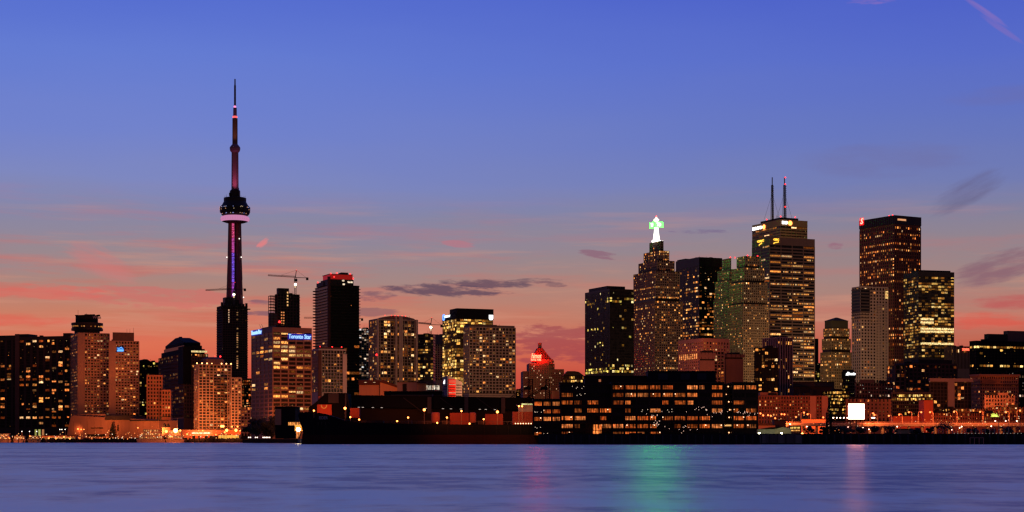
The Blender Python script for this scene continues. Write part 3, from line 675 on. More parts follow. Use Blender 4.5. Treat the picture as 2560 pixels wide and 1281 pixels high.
bm.build('blue_ring', glow((.12, .3, 1), 2), s)
tower('banded_condominium', 'beige banded condominium before the bright glass office, open columns on its roof', 1160, 1173, 1288, 817, 1520, 7.45, 8.5, wall((.30, .2, .15)), G_BRN, a=20, p=.28, pal='warm', sh=.34, pw=.26, ind=True, yb=990, top=2,
      rows=((842, .9, 'R', .22, .42), (849, .8, 'R', .2, .45), (900, .5)), caps=((.0, .6, 0, 1, 811, wall((.08, .05, .045))), (.6, 1, .1, .9, 812, wall((.2, .13, .1)))))
# red and white block
b20 = thing('red_fronted_block', 'white banded low block with bright red front and sloping roof', 'building', (X(1120, 1400), 1400, 0), math.radians(14))
w_ = lambda px: (px-1120)*1400/F*1.03
MB().prism([(0, GZ), (w_(1155), GZ), (w_(1155), Z(955, 1400)), (w_(1128), Z(943, 1400)), (0, Z(941, 1400))], 0, 22).build('wall', wall((.30, .2, .18)), b20)
cube('red_front', wall((.7, .03, .02)), b20, w_(1121), w_(1138.5), -.7, -.02, GZ, Z(949, 1400))
cube('red_light', glow((.8, .03, .015), .75), b20, w_(1121.5), w_(1138), -.9, -.72, Z(957, 1400), Z(951, 1400))
for yy in (961, 968, 975, 982, 989):
    cube('window_band', cBlk if yy in (968, 989, 975) else G_BRN, b20, w_(1121.5), w_(1138), -.86, -.72, Z(yy+1.5, 1400), Z(yy-.5, 1400)); cube('window_band', cBlk, b20, w_(1140), w_(1154), -.2, 0.01, Z(yy+3, 1400), Z(yy+1.2, 1400))
    if yy in (961, 982):
        for j in range(6): cube('window', M_OBJ, b20, w_(1122)+j*.95, w_(1122)+j*.95+.6, -.95, -.88, Z(yy+1.2, 1400), Z(yy-.2, 1400), (1, .6, .35))
cube('side_wall', wall((.16, .12, .16)), b20, -.5, .3, 0, 17, GZ, Z(940, 1400))
for yy in (965, 972): cube('window_band', cBlk, b20, -.62, -.5, 1, 16, Z(yy+1.5, 1400), Z(yy, 1400))
s = thing('tooth_sign', 'small white lit logo sign on the grey side of the red fronted block', 'sign', tuple(b20.location), b20.rotation_euler.z)
cube('panel', wh, s, -1.0, -.7, 9, 14, Z(959, 1400), Z(952.5, 1400)); cube('panel', wh, s, -1.0, -.7, 9, 11.5, Z(952.5, 1400), Z(949, 1400))

# --- sugar refinery sheds and tan low buildings behind the ship
def boxb(name, label, x0, x1, yt, d, wm, D=20, a=0, z0=GZ, cat='building', yb=None, group=None):
    r = thing(name, label, cat, (X(x0, d), d, 0), math.radians(a), group); w_ = (x1-x0)*d/F/math.cos(math.radians(a))
    cube('wall', wm, r, 0, w_, 0, D, z0, Z(yt, d)); cube('roof_edge', cDark, r, -.3, w_+.3, -.3, D+.3, Z(yt, d)-.02, Z(yt, d)+.5)
    r['dims'] = (w_, D, Z(yt, d)); return r
tanl = wall((.55, .26, .14))
r = boxb('tan_shed', 'orange tan windowless block behind the dark sheds', 898, 948, 962, 1300, tanl, 25); w_, D_, zt = r['dims']
cube('dark_upper', cDkRed, r, -.4, w_+.4, -.5, 10, zt-.3, Z(951, 1300))
for f in (.25, .7): cube('window', M_OBJ, r, w_*f, w_*f+1.8, -.6, -.45, Z(957, 1300), Z(956, 1300), (.8, .55, .3))
r = thing('sloping_shed', 'tan shed with long sloping dark conveyor roof', 'building', (X(950, 1290), 1290, 0)); q_ = lambda px: (px-950)*1290/F
MB().prism([(0, GZ), (q_(1018), GZ), (q_(1018), Z(985, 1290)), (q_(996), Z(970, 1290)), (0, Z(956, 1290))], 0, 20).build('wall', tanl, r)
MB().prism([(-1, Z(954, 1290)), (q_(958), Z(950, 1290)), (q_(998), Z(966, 1290)), (q_(996), Z(971, 1290))], -1, 21).build('roof', cDkRed, r)
r = boxb('white_roofed_block', 'pale purple grey block with dark doorway behind the sheds', 993, 1050, 956, 1280, wall((.22, .15, .16)), 22); cube('doorway', cBlk, r, 4, 7, -.3, .1, GZ, Z(960, 1280))
r = boxb('lit_pavilion', 'orange lit pavilion with white lamps under a flat canopy', 1043, 1066, 958, 1270, tanl, 18)
cube('canopy', wall((.3, .16, .1)), r, 0, 14, -1, 14, Z(961, 1270), Z(959.5, 1270))
for j in range(9): cube('lit_panel', M_OBJ, r, 7+j*1.1, 7.7+j*1.1, -1.2, -1, Z(975, 1270), Z(964, 1270), dimmed((1, .85, .65), random.uniform(.2, 1)))
boxb('dark_shed', 'low black roofed shed behind the refinery roof', 960, 1105, 980, 1200, cBlk, 30)
boxb('grey_shed', 'grey purple low shed with long flat wall behind the refinery', 978, 1080, 987, 1180, wall((.12, .08, .085)), 30)

# long dark shed with truss supports behind ship
ref = thing('refinery_shed', 'long black gabled storage shed running behind the moored ship', 'shed', (X(880, 1045), 1045, 0)); q_ = lambda px: (px-880)*1045/F
MB().prism([(0, Z(1018, 1045)), (q_(1335), Z(1026, 1045)), (q_(1335), Z(995, 1045)), (0, Z(988, 1045))], 0, 40).build('upper_wall', cBlk, ref)
MB().prism([(0, GZ), (q_(1335), GZ), (q_(1335), Z(1027, 1045)), (0, Z(1019, 1045))], 5, 38).build('lower_wall', wall((.05, .028, .02)), ref)
cube('eaves', wall((.05, .035, .03)), ref, 0, q_(1335), -.6, 0, Z(990, 1045), Z(989.2, 1045))
for px in (1074, 1166, 1258):
    cube('buttress', wall((.10, .075, .07)), ref, q_(px)-1.2, q_(px)+1.2, -2.2, -.61, Z(1034, 1045), Z(993, 1045))
    MB().bar((q_(px)-3, -2, Z(1034, 1045)), (q_(px)-16, -2, Z(995, 1045)), .2).build('brace', wall((.05, .04, .04)), ref)
for px in (895, 905, 930, 952, 1062, 1105, 1125, 1150, 1197, 1212, 1235): cube('strip_lamp', glow((.9, .7, .6), .8), ref, q_(px), q_(px+5), -1.2, -.9, Z(1019+(px-880)*.017, 1045), Z(1018+(px-880)*.017, 1045))
# block at the bow end
r = thing('refinery_tower', 'black block with grey upper box and sloping conveyor at the ship bow', 'building', (X(785, 1060), 1060, 0)); q_ = lambda px: (px-785)*1060/F
MB().prism([(q_(772), GZ), (q_(868), GZ), (q_(868), Z(983, 1060)), (q_(810), Z(983, 1060)), (q_(808), Z(990, 1060)), (q_(782), Z(1012, 1060)), (q_(772), Z(1018, 1060))], 0, 25).build('wall', cBlk, r)
cube('upper_box', wall((.08, .06, .055)), r, q_(821), q_(847), -1, 0, Z(1008, 1060), Z(984, 1060))
cube('red_panel', wall((.75, .12, .05)), r, q_(793.5), q_(830), -2.2, -.5, Z(1038, 1060), Z(1012, 1060)); cube('red_panel', wall((.75, .16, .09)), r, q_(795), q_(807), 2, 26, Z(1000, 1060), Z(991, 1060))
mb = MB()
for i in range(10):
    a0_, a1_ = math.pi+math.pi*i/10, math.pi+math.pi*(i+1)/10
    mb.bar((q_(811)+1.7*math.cos(a0_), -2.4, Z(1013, 1060)+2.1*math.sin(a0_)), (q_(811)+1.7*math.cos(a1_), -2.4, Z(1013, 1060)+2.1*math.sin(a1_)), .1)
mb.build('hose', glow((.9, .4, .06), .7), r)
cube('boom_mast', wall((.12, .09, .07)), r, q_(864), q_(867.5), -4, -3.5, Z(1045, 1060), Z(983, 1060)); MB().bar((q_(868), -4, Z(985, 1060)), (q_(878), -4, Z(1030, 1060)), .35).build('boom', cDark, r)
# wharf building left of the bow
r = boxb('wharf_building', 'dark wharf building with tan end wall left of the ship bow', 688, 738, 1018, 1300, cBlk, 30); cube('tan_wall', tanl, r, -.2, 4.6, -.5, -.05, Z(1063, 1300), Z(1023, 1300))
for j in range(10): cube('lit_opening', M_OBJ, r, w_*0+10+j*1.3, 10.9+j*1.3, -.3, -.05, Z(1064, 1300), Z(1056, 1300), (1, .36, .08))
r = thing('conveyor_hood', 'small orange lit loading hood beside the ship bow', 'structure', (X(737, 1150), 1150, 0)); q_ = lambda px: (px-737)*1150/F
MB().prism([(0, Z(1078, 1150)), (q_(762), Z(1078, 1150)), (q_(757), Z(1063, 1150)), (0, Z(1063, 1150))], 0, 6).build('hood', wall((.7, .35, .1)), r)
MB().prism([(q_(741), GZ), (q_(746), GZ), (q_(752), Z(1079, 1150)), (q_(740), Z(1079, 1150))], 0, 6).build('chute', wall((.5, .22, .1)), r)
fl = thing('flood_lamp', 'brilliant white floodlight burning beside the ship bow', 'lamp', (X(746, 1138), 1138, 0)); cube('pole', cDark, fl, -.15, .15, 0, .3, 3, Z(1075, 1138)); ball('bulb', glow((1, .8, .5), 60, True), fl, (0, -.3, Z(1074, 1138)), 1.25)

# ================================================================== SHIP
sd = 960
ship = thing('cargo_ship', 'long black hulled cargo ship moored broadside with raised bow at left', 'ship', (X(1040, sd), sd, 0), math.radians(1.5)); q_ = lambda px: (px-1040)*sd/F
hull = wall((.007, .006, .006), .9)
top_pts = [(746, 1038), (752, 1033), (775, 1032), (800, 1033), (812, 1035), (830, 1040), (850, 1047), (865, 1052), (900, 1057), (1000, 1060), (1150, 1062), (1320, 1063), (1345, 1058)]
vs = []; fs = []
for i, (px, y) in enumerate(top_pts):
    x_ = q_(px); xb = q_(max(px, 764)) if i < 3 else x_; zt_ = Z(y, sd)
    beam = min(11, .3+(px-745)*.13) if px < 1300 else max(7, 11-(px-1300)*.08)
    wl = beam*.8 if px < 820 else beam
    xl = q_(max(px, 758+i*2)) if i < 5 else x_; xk = q_(max(px, 752+i*2)) if i < 5 else x_
    vs += [(x_, -beam, zt_), (xl, -wl, 7), (xk, -wl*.95, -3), (xk, wl*.95, -3), (xl, wl, 7), (x_, beam, zt_)]
nn_ = len(top_pts)
for i in range(nn_-1):
    for j in range(5): fs.append((i*6+j, i*6+j+1, (i+1)*6+j+1, (i+1)*6+j))
    fs.append((i*6+5, i*6, (i+1)*6, (i+1)*6+5))
fs.append(tuple(range(5, -1, -1))); fs.append(tuple((nn_-1)*6+j for j in range(6)))
mesh_obj('hull', vs, fs, hull, ship)
lo = [(v[0], v[1]*1.006-(.06 if v[1] < 0 else -.06), min(v[2], 5.2)) for v in vs]
lv = []; 
for i in range(nn_):
    a6 = vs[i*6:(i+1)*6]
    for s6 in (-1, 1):
        top_, bot_ = (a6[1], a6[2]) if s6 < 0 else (a6[4], a6[3])
        f_ = (7-5.2)/10; xm = top_[0]+(bot_[0]-top_[0])*f_; ym = top_[1]+(bot_[1]-top_[1])*f_
        lv += [(xm, ym+s6*.07, 5.2), (bot_[0], bot_[1]+s6*.07, -3)]
mesh_obj('lower_hull', lv, [f for i in range(nn_-1) for f in ((i*4, i*4+1, i*4+5, i*4+4), (i*4+2, i*4+6, i*4+7, i*4+3))], wall((.035, .010, .008), .9), ship)
for px in range(790, 1330, 30): cube('hull_plate_seam', wall((.03, .02, .018), .9), ship, q_(px)-.08, q_(px)+.08, -11.12, -11.0, 5.3, Z(1064, sd)-.3)
me, (w0, h0) = text_mesh('EIDER', 2.4, .05, .05)
me.materials.append(wall((.35, .33, .32))); o = bpy.data.objects.new('name_letters', me); C.objects.link(o); o.parent = ship; o.rotation_euler = (math.pi/2, 0, 0); o.location = (q_(813), -11.2, Z(1046, sd))
sc_w = 5.0/w0; o.scale = (sc_w, 1, 1)
for px in range(800, 1340, 9): cube('rail_post', wall((.12, .08, .07)), ship, q_(px)-.06, q_(px)+.06, -10.9, -10.7, Z(1061, sd)-.4, Z(1061, sd)+1.1)
cube('rail', wall((.12, .08, .07)), ship, q_(868), q_(1338), -10.9, -10.75, Z(1060, sd)+1.0, Z(1060, sd)+1.15)
for (a_, b_) in ((905, 960), (975, 1030), (1045, 1078), (1105, 1122), (1195, 1212)): cube('hatch_cover', wall((.05, .025, .02)), ship, q_(a_), q_(b_), -7, 7, Z(1061, sd)-1, Z(1052, sd))
red = wall((.30, .05, .03), .7)
for (a_, b_, y0_, y1_, nm) in ((877, 900, 1041, 1021, 'deck_house'), (1125, 1172, 1058, 1033, 'cargo_box'), (1213, 1257, 1059, 1036, 'cargo_box'), (1281, 1331, 1058, 1030, 'cargo_box')):
    cube(nm, red, ship, q_(a_), q_(b_), -5, 4, Z(y0_+4, sd), Z(y1_, sd))
    for j in range(int((b_-a_)/4)): cube('rib', red, ship, q_(a_)+.4+j*.9, q_(a_)+.55+j*.9, -5.15, -5, Z(y0_, sd), Z(y1_+1, sd))
for (a_, b_) in ((1078, 1100), (1173, 1190)): MB().lathe([((b_-a_)*sd/F/2, Z(1057, sd)), ((b_-a_)*sd/F/2, Z(1034, sd)), ((b_-a_)*sd/F/2-.5, Z(1031.5, sd))], 20, q_((a_+b_)/2), -3).build('vent_tank', wall((.42, .10, .06)), ship, smooth=False)
# superstructure
cube('bridge_house', wall((.55, .42, .36)), ship, q_(1297), q_(1334), 4.2, 10, Z(1062, sd), Z(1014, sd)); cube('bridge_deck', wall((.6, .5, .42)), ship, q_(1292), q_(1336), 3.5, 10.5, Z(1014, sd), Z(1012, sd))
for j in range(9): cube('bridge_window', M_OBJ, ship, q_(1305)+j*.75, q_(1305)+j*.75+.55, 3.8, 4.1, Z(1013.8, sd), Z(1009, sd), (.8, .85, .35))
cube('bridge_roof', wall((.4, .3, .2)), ship, q_(1303), q_(1335), 3.9, 10, Z(1009, sd), Z(1008, sd))
dl = glow((1, .26, .05), 9, True)
for (px, y) in ((1297, 1017), (1305, 1017), (880, 1044), (902, 1050), (996, 1054), (1095, 1058), (1175, 1060), (1119, 1045), (1023, 1045), (1063, 1026), (1155, 1029), (1244, 1031), (790, 1028), (1210, 1049), (867, 1022)):
    s = thing('deck_lamp', 'small orange lamp post on the ship deck', 'lamp', (X(px, sd), sd-10, 0), 0, 'orange lamps along the ship deck')
    cube('post', wall((.35, .2, .12)), s, -.12, .12, -.1, .1, Z(1062 if px > 850 else 1046, sd), Z(y, sd)); ball('bulb', dl, s, (0, -.2, Z(y, sd)), .45 if px not in (1244, 1063, 867) else .7)
for j in range(7): ball('rail_light', glow((1, .6, .3), 4), ship, (q_(1288+j*6.5), -6, Z(1059.5, sd)), .3)
# dock cranes behind
def dock_crane(px, d, label):
    r = thing('dock_crane', label, 'crane', (X(px, d), d, 0)); mb = MB(); z0, z1 = Z(1004, d), Z(948, d)
    for sx in (-1.6, 1.6):
        for sy in (-1.6, 1.6): mb.bar((sx, sy, GZ), (sx*.6, sy*.6, z1), .28)
    n_ = 12
    for i in range(n_):
        za, zb_ = z0+(z1-z0)*i/n_, z0+(z1-z0)*(i+1)/n_; mb.bar((-1.6+.6*i/n_, -1.6, za), (1.6-.6*i/n_, -1.6, zb_), .16)
    mb.build('mast', cBlk, r); mb = MB()
    for o_ in (0, 1.4): mb.bar((-1+o_, -2, Z(965, d)), (-14+o_, -2, Z(1000, d)), .2)
    for i in range(9): mb.bar((-1-1.4*i, -2, Z(965+4*i, d)), (-1.6-1.4*i, -2, Z(969+4*i, d)+1.2), .14)
    mb.build('boom', cBlk, r); MB().bar((0, 0, z1), (-13, -2, Z(998, d)), .1).build('cable', cBlk, r); cube('cab', cBlk, r, -4, 0, -2.5, 1, Z(975, d), Z(968, d))
dock_crane(1327, 1010, 'left of the two dark lattice dock cranes before the old hotel'); dock_crane(1369, 1010, 'right of the two dark lattice dock cranes before the old hotel')

# ================================================================== OLD CHATEAU HOTEL with red sign
d = 2100; stone = wall((.26, .14, .10))
ho = thing('chateau_hotel', 'old stone hotel with steep pitched roof and chimney behind the dock cranes', 'hotel', (X(1308, d), d, 0), math.radians(4)); q_ = lambda px: (px-1308)*d/F
cube('wing', stone, ho, q_(1308), q_(1325), 4, 40, GZ, Z(928, d)); cube('centre_block', stone, ho, q_(1322), q_(1372), -2, 34, GZ, Z(909, d)); cube('wing', stone, ho, q_(1365), q_(1411), 2, 40, GZ, Z(923, d))
cube('upper_block', stone, ho, q_(1345), q_(1384), 4, 30, Z(909, d), Z(898, d)); cube('upper_step', stone, ho, q_(1340), q_(1388), 6, 32, Z(923, d), Z(909, d)); cube('low_wing', wall((.36, .18, .12)), ho, q_(1378), q_(1400), -8, 0, GZ, Z(978, d))
MB().prism([(q_(1334), Z(905, d)), (q_(1388), Z(905, d)), (q_(1376), Z(892, d)), (q_(1358), Z(869, d)), (q_(1346), Z(869, d)), (q_(1336), Z(888, d))], 8, 30).build('roof', wall((.07, .045, .035)), ho)
cube('chimney', stone, ho, q_(1348.5), q_(1356.5), 12, 20, Z(872, d), Z(857, d)); cube('chimney_cap', stone, ho, q_(1348), q_(1357), 11.6, 20.4, Z(857, d), Z(856, d))
for px in (1382, 1385): cube('turret', stone, ho, q_(px-1), q_(px+1), 5, 8, Z(905, d), Z(901, d))
mb = MB(); lb = MB()
for (a_, b_, yy, ya_, dy_) in ((1324, 1370, -2, 1, 1), (1309, 1321, 4, 1, 1), (1373, 1410, 2, 1, 1)):
    px = a_+1.5
    while px < b_:
        yy2 = 932 if a_ != 1324 else 915
        while yy2 < 1000:
            if random.random() < .12: lb.quad([(q_(px), yy-.25, Z(yy2+2.4, d)), (q_(px+1.5), yy-.25, Z(yy2+2.4, d)), (q_(px+1.5), yy-.25, Z(yy2, d)), (q_(px), yy-.25, Z(yy2, d))], dimmed((1, .62, .35), random.uniform(.3, 1.1)))
            else: mb.box(q_(px), q_(px+1.4), yy-.15, yy+.1, Z(yy2+3, d), Z(yy2, d))
            yy2 += 5.6
        px += 4.2
mb.build('windows', G_BRN, ho, stuff=True); lb.build('lit_windows', M_ATT, ho, stuff=True)
rg = glow((1, .006, .003), 130, True)
s1 = thing('hotel_roof_sign', 'glowing red two line script sign on the old hotel roof', 'sign', tuple(ho.location), ho.rotation_euler.z)
for tx, yy, w2, h2, shr in (('Fairmont', 891, 25, 12, .3), ('ROYAL YORK', 900.5, 25, 5.5, 0)):
    me, (w0, h0) = text_mesh(tx, 10, .05, .3, shear=shr); me.materials.append(rg); o = bpy.data.objects.new('letters', me); C.objects.link(o); o.parent = s1
    o.rotation_euler = (math.pi/2, 0, 0); o.scale = (w2*d/F/w0, h2*d/F/h0, 4); o.location = (q_(1340), -3.5, Z(yy, d))
mb = MB()
for i in range(8): mb.bar((q_(1327+i*3.6), -3, Z(909, d)), (q_(1327+i*3.6), -3, Z(884, d)), .12)
for yy in (905, 896, 887): mb.bar((q_(1327), -3, Z(yy, d)), (q_(1353), -3, Z(yy, d)), .12)
mb.build('frame', cDkRed, s1)
r = tower('hip_roofed_office', 'dark hip roofed office with two bright window rows right of the old hotel', 1408, 1408, 1461, 940, 2050, 9, 5, wall((.06, .04, .035)), p=.1, pal='gold', sh=.35, pw=.15, rows=((949, .9), (962, .7)), yb=985)
Wd, D_, zt = r['dims']; MB().prism([(0, zt), (Wd, zt), (Wd*.75, Z(930, 2050)), (Wd*.55, Z(928, 2050)), (Wd*.2, Z(928, 2050))], 2, 30).build('roof', cDark, r)
tower('far_block', 'low dark block in the gap left of the old hotel', 1288, 1288, 1312, 975, 2500, 8, 5, cBlk, p=.2, rows=((977, .9),))

# ================================================================== FINANCIAL DISTRICT
b = tower('black_glass_office', 'broad black glass office at the left end of the tall cluster', 1463, 1524, 1584, 722, 1900, 7.3, 6.0, wall((.016, .013, .013), .4), glassm((.008, .007, .008), .15), p=.035, pal='green', sh=.24, pw=.1, proud=.15, top=6, yb=935,
      rows=((926, .95, '*'), (922, .6, '*'), (912, .9, 'R', .5, 1), (853, .6, 'L', .15, .5), (861, .5, 'L', .2, .4), (840, .7, 'R', .8, 1), (745, .3), (754, .35, '*'), (820, .25)))
Wd, D_, zt = b['dims']; cube('penthouse', cDark, b, Wd*.0, Wd*.75, D_*.1, D_*.85, zt, Z(714, 1900))
# reflections of the lamps below seen in the glass are left to the renderer
# stepped granite tower with lit spire
d = 1966; gran = wall((.21, .135, .105))
cx_, cy_, ar, Wd, D_ = frame(1577, 1637, 1706, d, 24)
td = thing('stepped_granite_tower', 'stepped granite skyscraper topped by a white lit spire with green squares', 'skyscraper', (cx_, cy_, 0), ar)
tiers = [(0, 0, 752, 945), (2.6, 2.6, 676, 752), (7.0, 7.0, 649, 676), (11.5, 11.5, 623, 649), (16.5, 16.5, 597, 623)]
for n_, (ix, iy, ytop, ybot) in enumerate(tiers):
    z_top, z_bot = Z(ytop, d), (GZ if n_ == 0 else Z(ybot, d))
    pr = .26 if n_ < 2 else (.3 if n_ < 4 else .04)
    facade(td, ix, iy, Wd-2*ix, D_-2*iy, z_bot, z_top, 6.35*d/F, 2.85, gran if n_ < 4 else wall((.12, .09, .07)), G_BRN, p=pr, pal='warm', sh=.40, pw=.36, proud=.2, d=d, zmin=Z(945, d) if n_ == 0 else None,
           rows=((719, .95, '*'), (740, .9, '*'), (757, .8, 'R', 0, .5), (765, .6), (922, .9, 'R', .4, .85), (840, .4), (635, .9, '*'), (629, .85, '*')), rnd=random.Random(90+n_))
    if 0:
        for (a_, b_) in ((.36, .64),): cube('bay_column', gran, td, (Wd)*a_, (Wd)*b_, iy-1.3, iy-.5, z_bot if n_ else Z(945, d), z_top-3)
mx_, my_ = Wd/2, D_/2
sp_ = thing('lit_spire', 'white spire glowing as if floodlit, with glowing green squares on the granite tower', 'spire'); sp_.matrix_basis = Matrix.Translation(td.location) @ Matrix.Rotation(td.rotation_euler.z, 4, 'Z')
whs = glow((1, .98, .85), 3)  # floodlighting of the spire is put into its material as emission
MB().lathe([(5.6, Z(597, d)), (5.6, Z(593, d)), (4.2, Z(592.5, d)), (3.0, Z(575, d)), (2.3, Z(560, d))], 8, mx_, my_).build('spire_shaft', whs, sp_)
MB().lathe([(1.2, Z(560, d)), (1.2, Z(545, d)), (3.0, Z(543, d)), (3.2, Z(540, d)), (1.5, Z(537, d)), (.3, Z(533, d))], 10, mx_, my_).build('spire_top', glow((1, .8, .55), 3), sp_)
grn = glow((.0025, 1, .0022), 170, True); gtx = glow((.7, 1, .7), 3)
zl, zh = Z(561, d), Z(547.5, d)
for (ax, ay) in ((1, 0), (0, 1)):
    cube('green_panel', grn, sp_, mx_-5.3 if ax else mx_-5.6, mx_+5.3 if ax else mx_-4.9, my_-5.6 if ax else my_-5.3, my_-4.9 if ax else my_+5.3, zl, zh)
cube('panel_frame', cBlk, sp_, mx_-5.5, mx_-4.95, my_-5.5, my_-4.95, zl-.2, zh+.2)
me, (w0, h0) = text_mesh('TD', 6, .05, .3); me.materials.append(gtx)
for i_ in range(2):
    o = bpy.data.objects.new('letters', me); C.objects.link(o); o.parent = sp_
    o.scale = (6.2/w0, 4.2/h0, 1)
    if i_ == 0: o.rotation_euler = (math.pi/2, 0, 0); o.location = (mx_+.2, my_-5.8, (zl+zh)/2)
    else: o.rotation_euler = (math.pi/2, 0, -math.pi/2); o.location = (mx_-5.8, my_+.2, (zl+zh)/2)
beacon(sp_, mx_, my_, Z(533, d), .7)
for (sx, sy) in ((-1, -1), (1, -1)): ball('flood_bulb', glow((1, .95, .7), 8, True), td, (mx_+sx*5, my_-6.5, Z(596, d)), .6)
# black modernist tower behind
b = tower('black_modernist_tower', 'tall flat topped black office behind the granite tower', 1690, 1748, 1805, 643, 2300, 7.3, 6.2, wall((.014, .012, .012), .4), G_DARK, p=.16, pal='warm', sh=.34, pw=.12, proud=.15, top=22, yb=850,
      rows=((727, .8, 'L', .0, .6), (718, .3), (735, .9, 'R', .5, .9), (745, .6, 'R'), (790, .8, '*'), (804, .6), (805, .9, 'R'), (813, .9, '*'), (822, .85, 'R'), (840, .95, '*'), (770, .5, '*'), (705, .5, 'L')))
Wd, D_, zt = b['dims']; cube('penthouse', cDark, b, 0, 8, D_*.6, D_*.95, zt, zt+1.5)
# green washed twin-top tower
d = 1940
for (lbl, x0_, xc_, x1_, yt_, tl) in (('right and taller green washed stepped granite tower by the striped office', 1843, 1862, 1905, 638, ((1843, 638), (1828, 668), (1822, 705), (1820, 760))),
                               ('left green washed stepped granite tower beside the black office', 1805, 1818, 1838, 643, ((1805, 643), (1796, 672), (1788, 700), (1785, 745)))):
    wid = 1 if x0_ == 1843 else 0
    xr = (1908, 1913, 1918, 1921) if wid else (1842, 1848, 1850, 1850)
    dd = d if wid else d+45
    cx_, cy_, ar, Wd, D_ = frame(tl[3][0], 1858 if wid else 1822, xr[3], dd, 24)
    t_ = thing('green_washed_tower', lbl, 'skyscraper', (cx_, cy_, 0), ar)
    gcol = cGreenG if True else gran
    ins = [0, 1.2, 3.4, 7.5]
    ys_ = [tl[3][1], tl[2][1], tl[1][1], tl[0][1]]
    for n_ in range(4):
        facade(t_, ins[n_], ins[n_], Wd-2*ins[n_], D_-2*ins[n_], GZ if n_ == 0 else Z(ys_[n_-1], dd), Z(ys_[n_], dd), 6.4*dd/F, 2.6, wall((.22, .17, .12)), G_BRN, p=.2, pal='warm', sh=.44, pw=.42, proud=.2, d=dd, zmin=Z(1000, dd) if n_ == 0 else None,
               rows=((668, .9, 'R', .2, .9), (661, .8, 'R', .2, .9), (760, .7), (820, .5), (700, .5)), rnd=random.Random(300+n_+wid*9))
    for f in (.2, .6): beacon(t_, Wd*f+4, 8, Z(ys_[3], dd), .7)
# white stone bank tower with antennas
d = 2284
bm_ = tower('white_stone_tower', 'brown lit flat topped skyscraper with two tall lattice antennas and round orange logo', 1881, 1951, 2018, 549, d, 7.0, 12.5, wall((.24, .16, .10)), G_DARK, a=24, p=.08, pal='warm', sh=.62, pw=.04, proud=.2, top=16, yb=640,
      rows=((566, .75, 'L', .1, .8), (567, .5, 'R', .5, 1), (583, .8, 'L', .3, .7), (575, .25), (597, .9, 'R', .3, 1)))
Wd, D_, zt = bm_['dims']; cube('penthouse', cDark, bm_, Wd*.05, Wd*.72, D_*.05, D_*.75, zt, Z(543, d))
for i in range(14): whip(bm_, random.uniform(0, Wd*.8), random.uniform(0, D_*.5), Z(545, d), random.uniform(2, 6))
for (x_, y_) in ((3, D_*.55), (3, 4), (Wd*.6, 3)): beacon(bm_, x_, y_, Z(542, d), .8)
def mast(root, x, y, ytop, ybot, d, r=1.4, lights=()):
    t_ = thing('lattice_antenna', lights and 'right lattice antenna carrying red beacons on the twin antenna skyscraper' or 'left darker lattice antenna on the twin antenna skyscraper', 'antenna')
    t_.matrix_basis = Matrix.Translation(root.location) @ Matrix.Rotation(root.rotation_euler.z, 4, 'Z')
    z0, z1 = Z(ybot, d), Z(ytop, d); mb = MB(); n_ = 18; zs = z0+(z1-z0)*.82
    for sx, sy in ((-1, -1), (1, -1), (1, 1), (-1, 1)): mb.bar((x+sx*r, y+sy*r, z0), (x+sx*r*.6, y+sy*r*.6, zs), .3)
    for i in range(n_):
        za, zb_ = z0+(zs-z0)*i/n_, z0+(zs-z0)*(i+1)/n_
        mb.bar((x-r, y-r, za), (x+r*.8, y-r, zb_), .2); mb.bar((x+r, y-r, za), (x-r*.8, y-r, zb_), .2); mb.bar((x-r-.5, y-r, za), (x+r+.5, y-r, za), .25)
    mb.build('lattice_mast', wall((.06, .05, .06)), t_); MB().bar((x, y, zs), (x, y, z1), .5).build('tip', wall((.06, .05, .06)), t_)
    for yy in lights: ball('warning_light', RED, t_, (x, y-r-.4, Z(yy, d)), .85)
    mb = MB()
    for sx in (-14, 14): mb.bar((x, y, z0+(z1-z0)*.62), (x+sx, y+(2 if sx > 0 else -2), z0), .09)
    mb.build('guy_wire', wall((.06, .05, .06)), t_)
mast(bm_, Wd*.02+2, D_*.35, 437, 545, d, 1.3); mast(bm_, Wd*.42, D_*.25, 437, 543, d, 1.6, (438, 455, 512))
oran = glow((1, .28, .06), 4)
for side, a_, b_, dep, wh_ in (('R', .05, .25, d, 'right face'), ('L', .62, .97, d, 'left face')):
    L_ = Wd if side == 'R' else D_
    s = sign('bank_sign', 'white bank letters with round orange logo, upper %s of the antenna skyscraper' % wh_, bm_, (L_*a_), (L_*b_), Z(557 if side == 'R' else 559.5, d), 4.2, 'BMO', glow((1, .95, .9), 3), side=side, bold=.05, off=1.0)
    xo = (L_*(b_-a_)/2+4.2)
    MB().lathe([(.1, -.2), (3.2, -.2), (3.2, .2), (.1, .2)], 20).build('round_logo', oran, s).matrix_basis = Matrix.Translation((xo, 0, 0)) @ Matrix.Rotation(math.pi/2, 4, 'X')
# striped bank tower in front
d = 2050
cc = tower('striped_bank_tower', 'tall banded office tower with yellow bank emblem before the antenna skyscraper', 1881, 1924, 2036, 593, d, 7.85, 29, wall((.16, .10, .095)), glassm((.008, .008, .012)), a=22, p=.20, pal='warm', sh=.42, pw=.07, proud=.3, top=19, yb=955, nL=2,
      rows=tuple())
Wd, D_, zt = cc['dims']
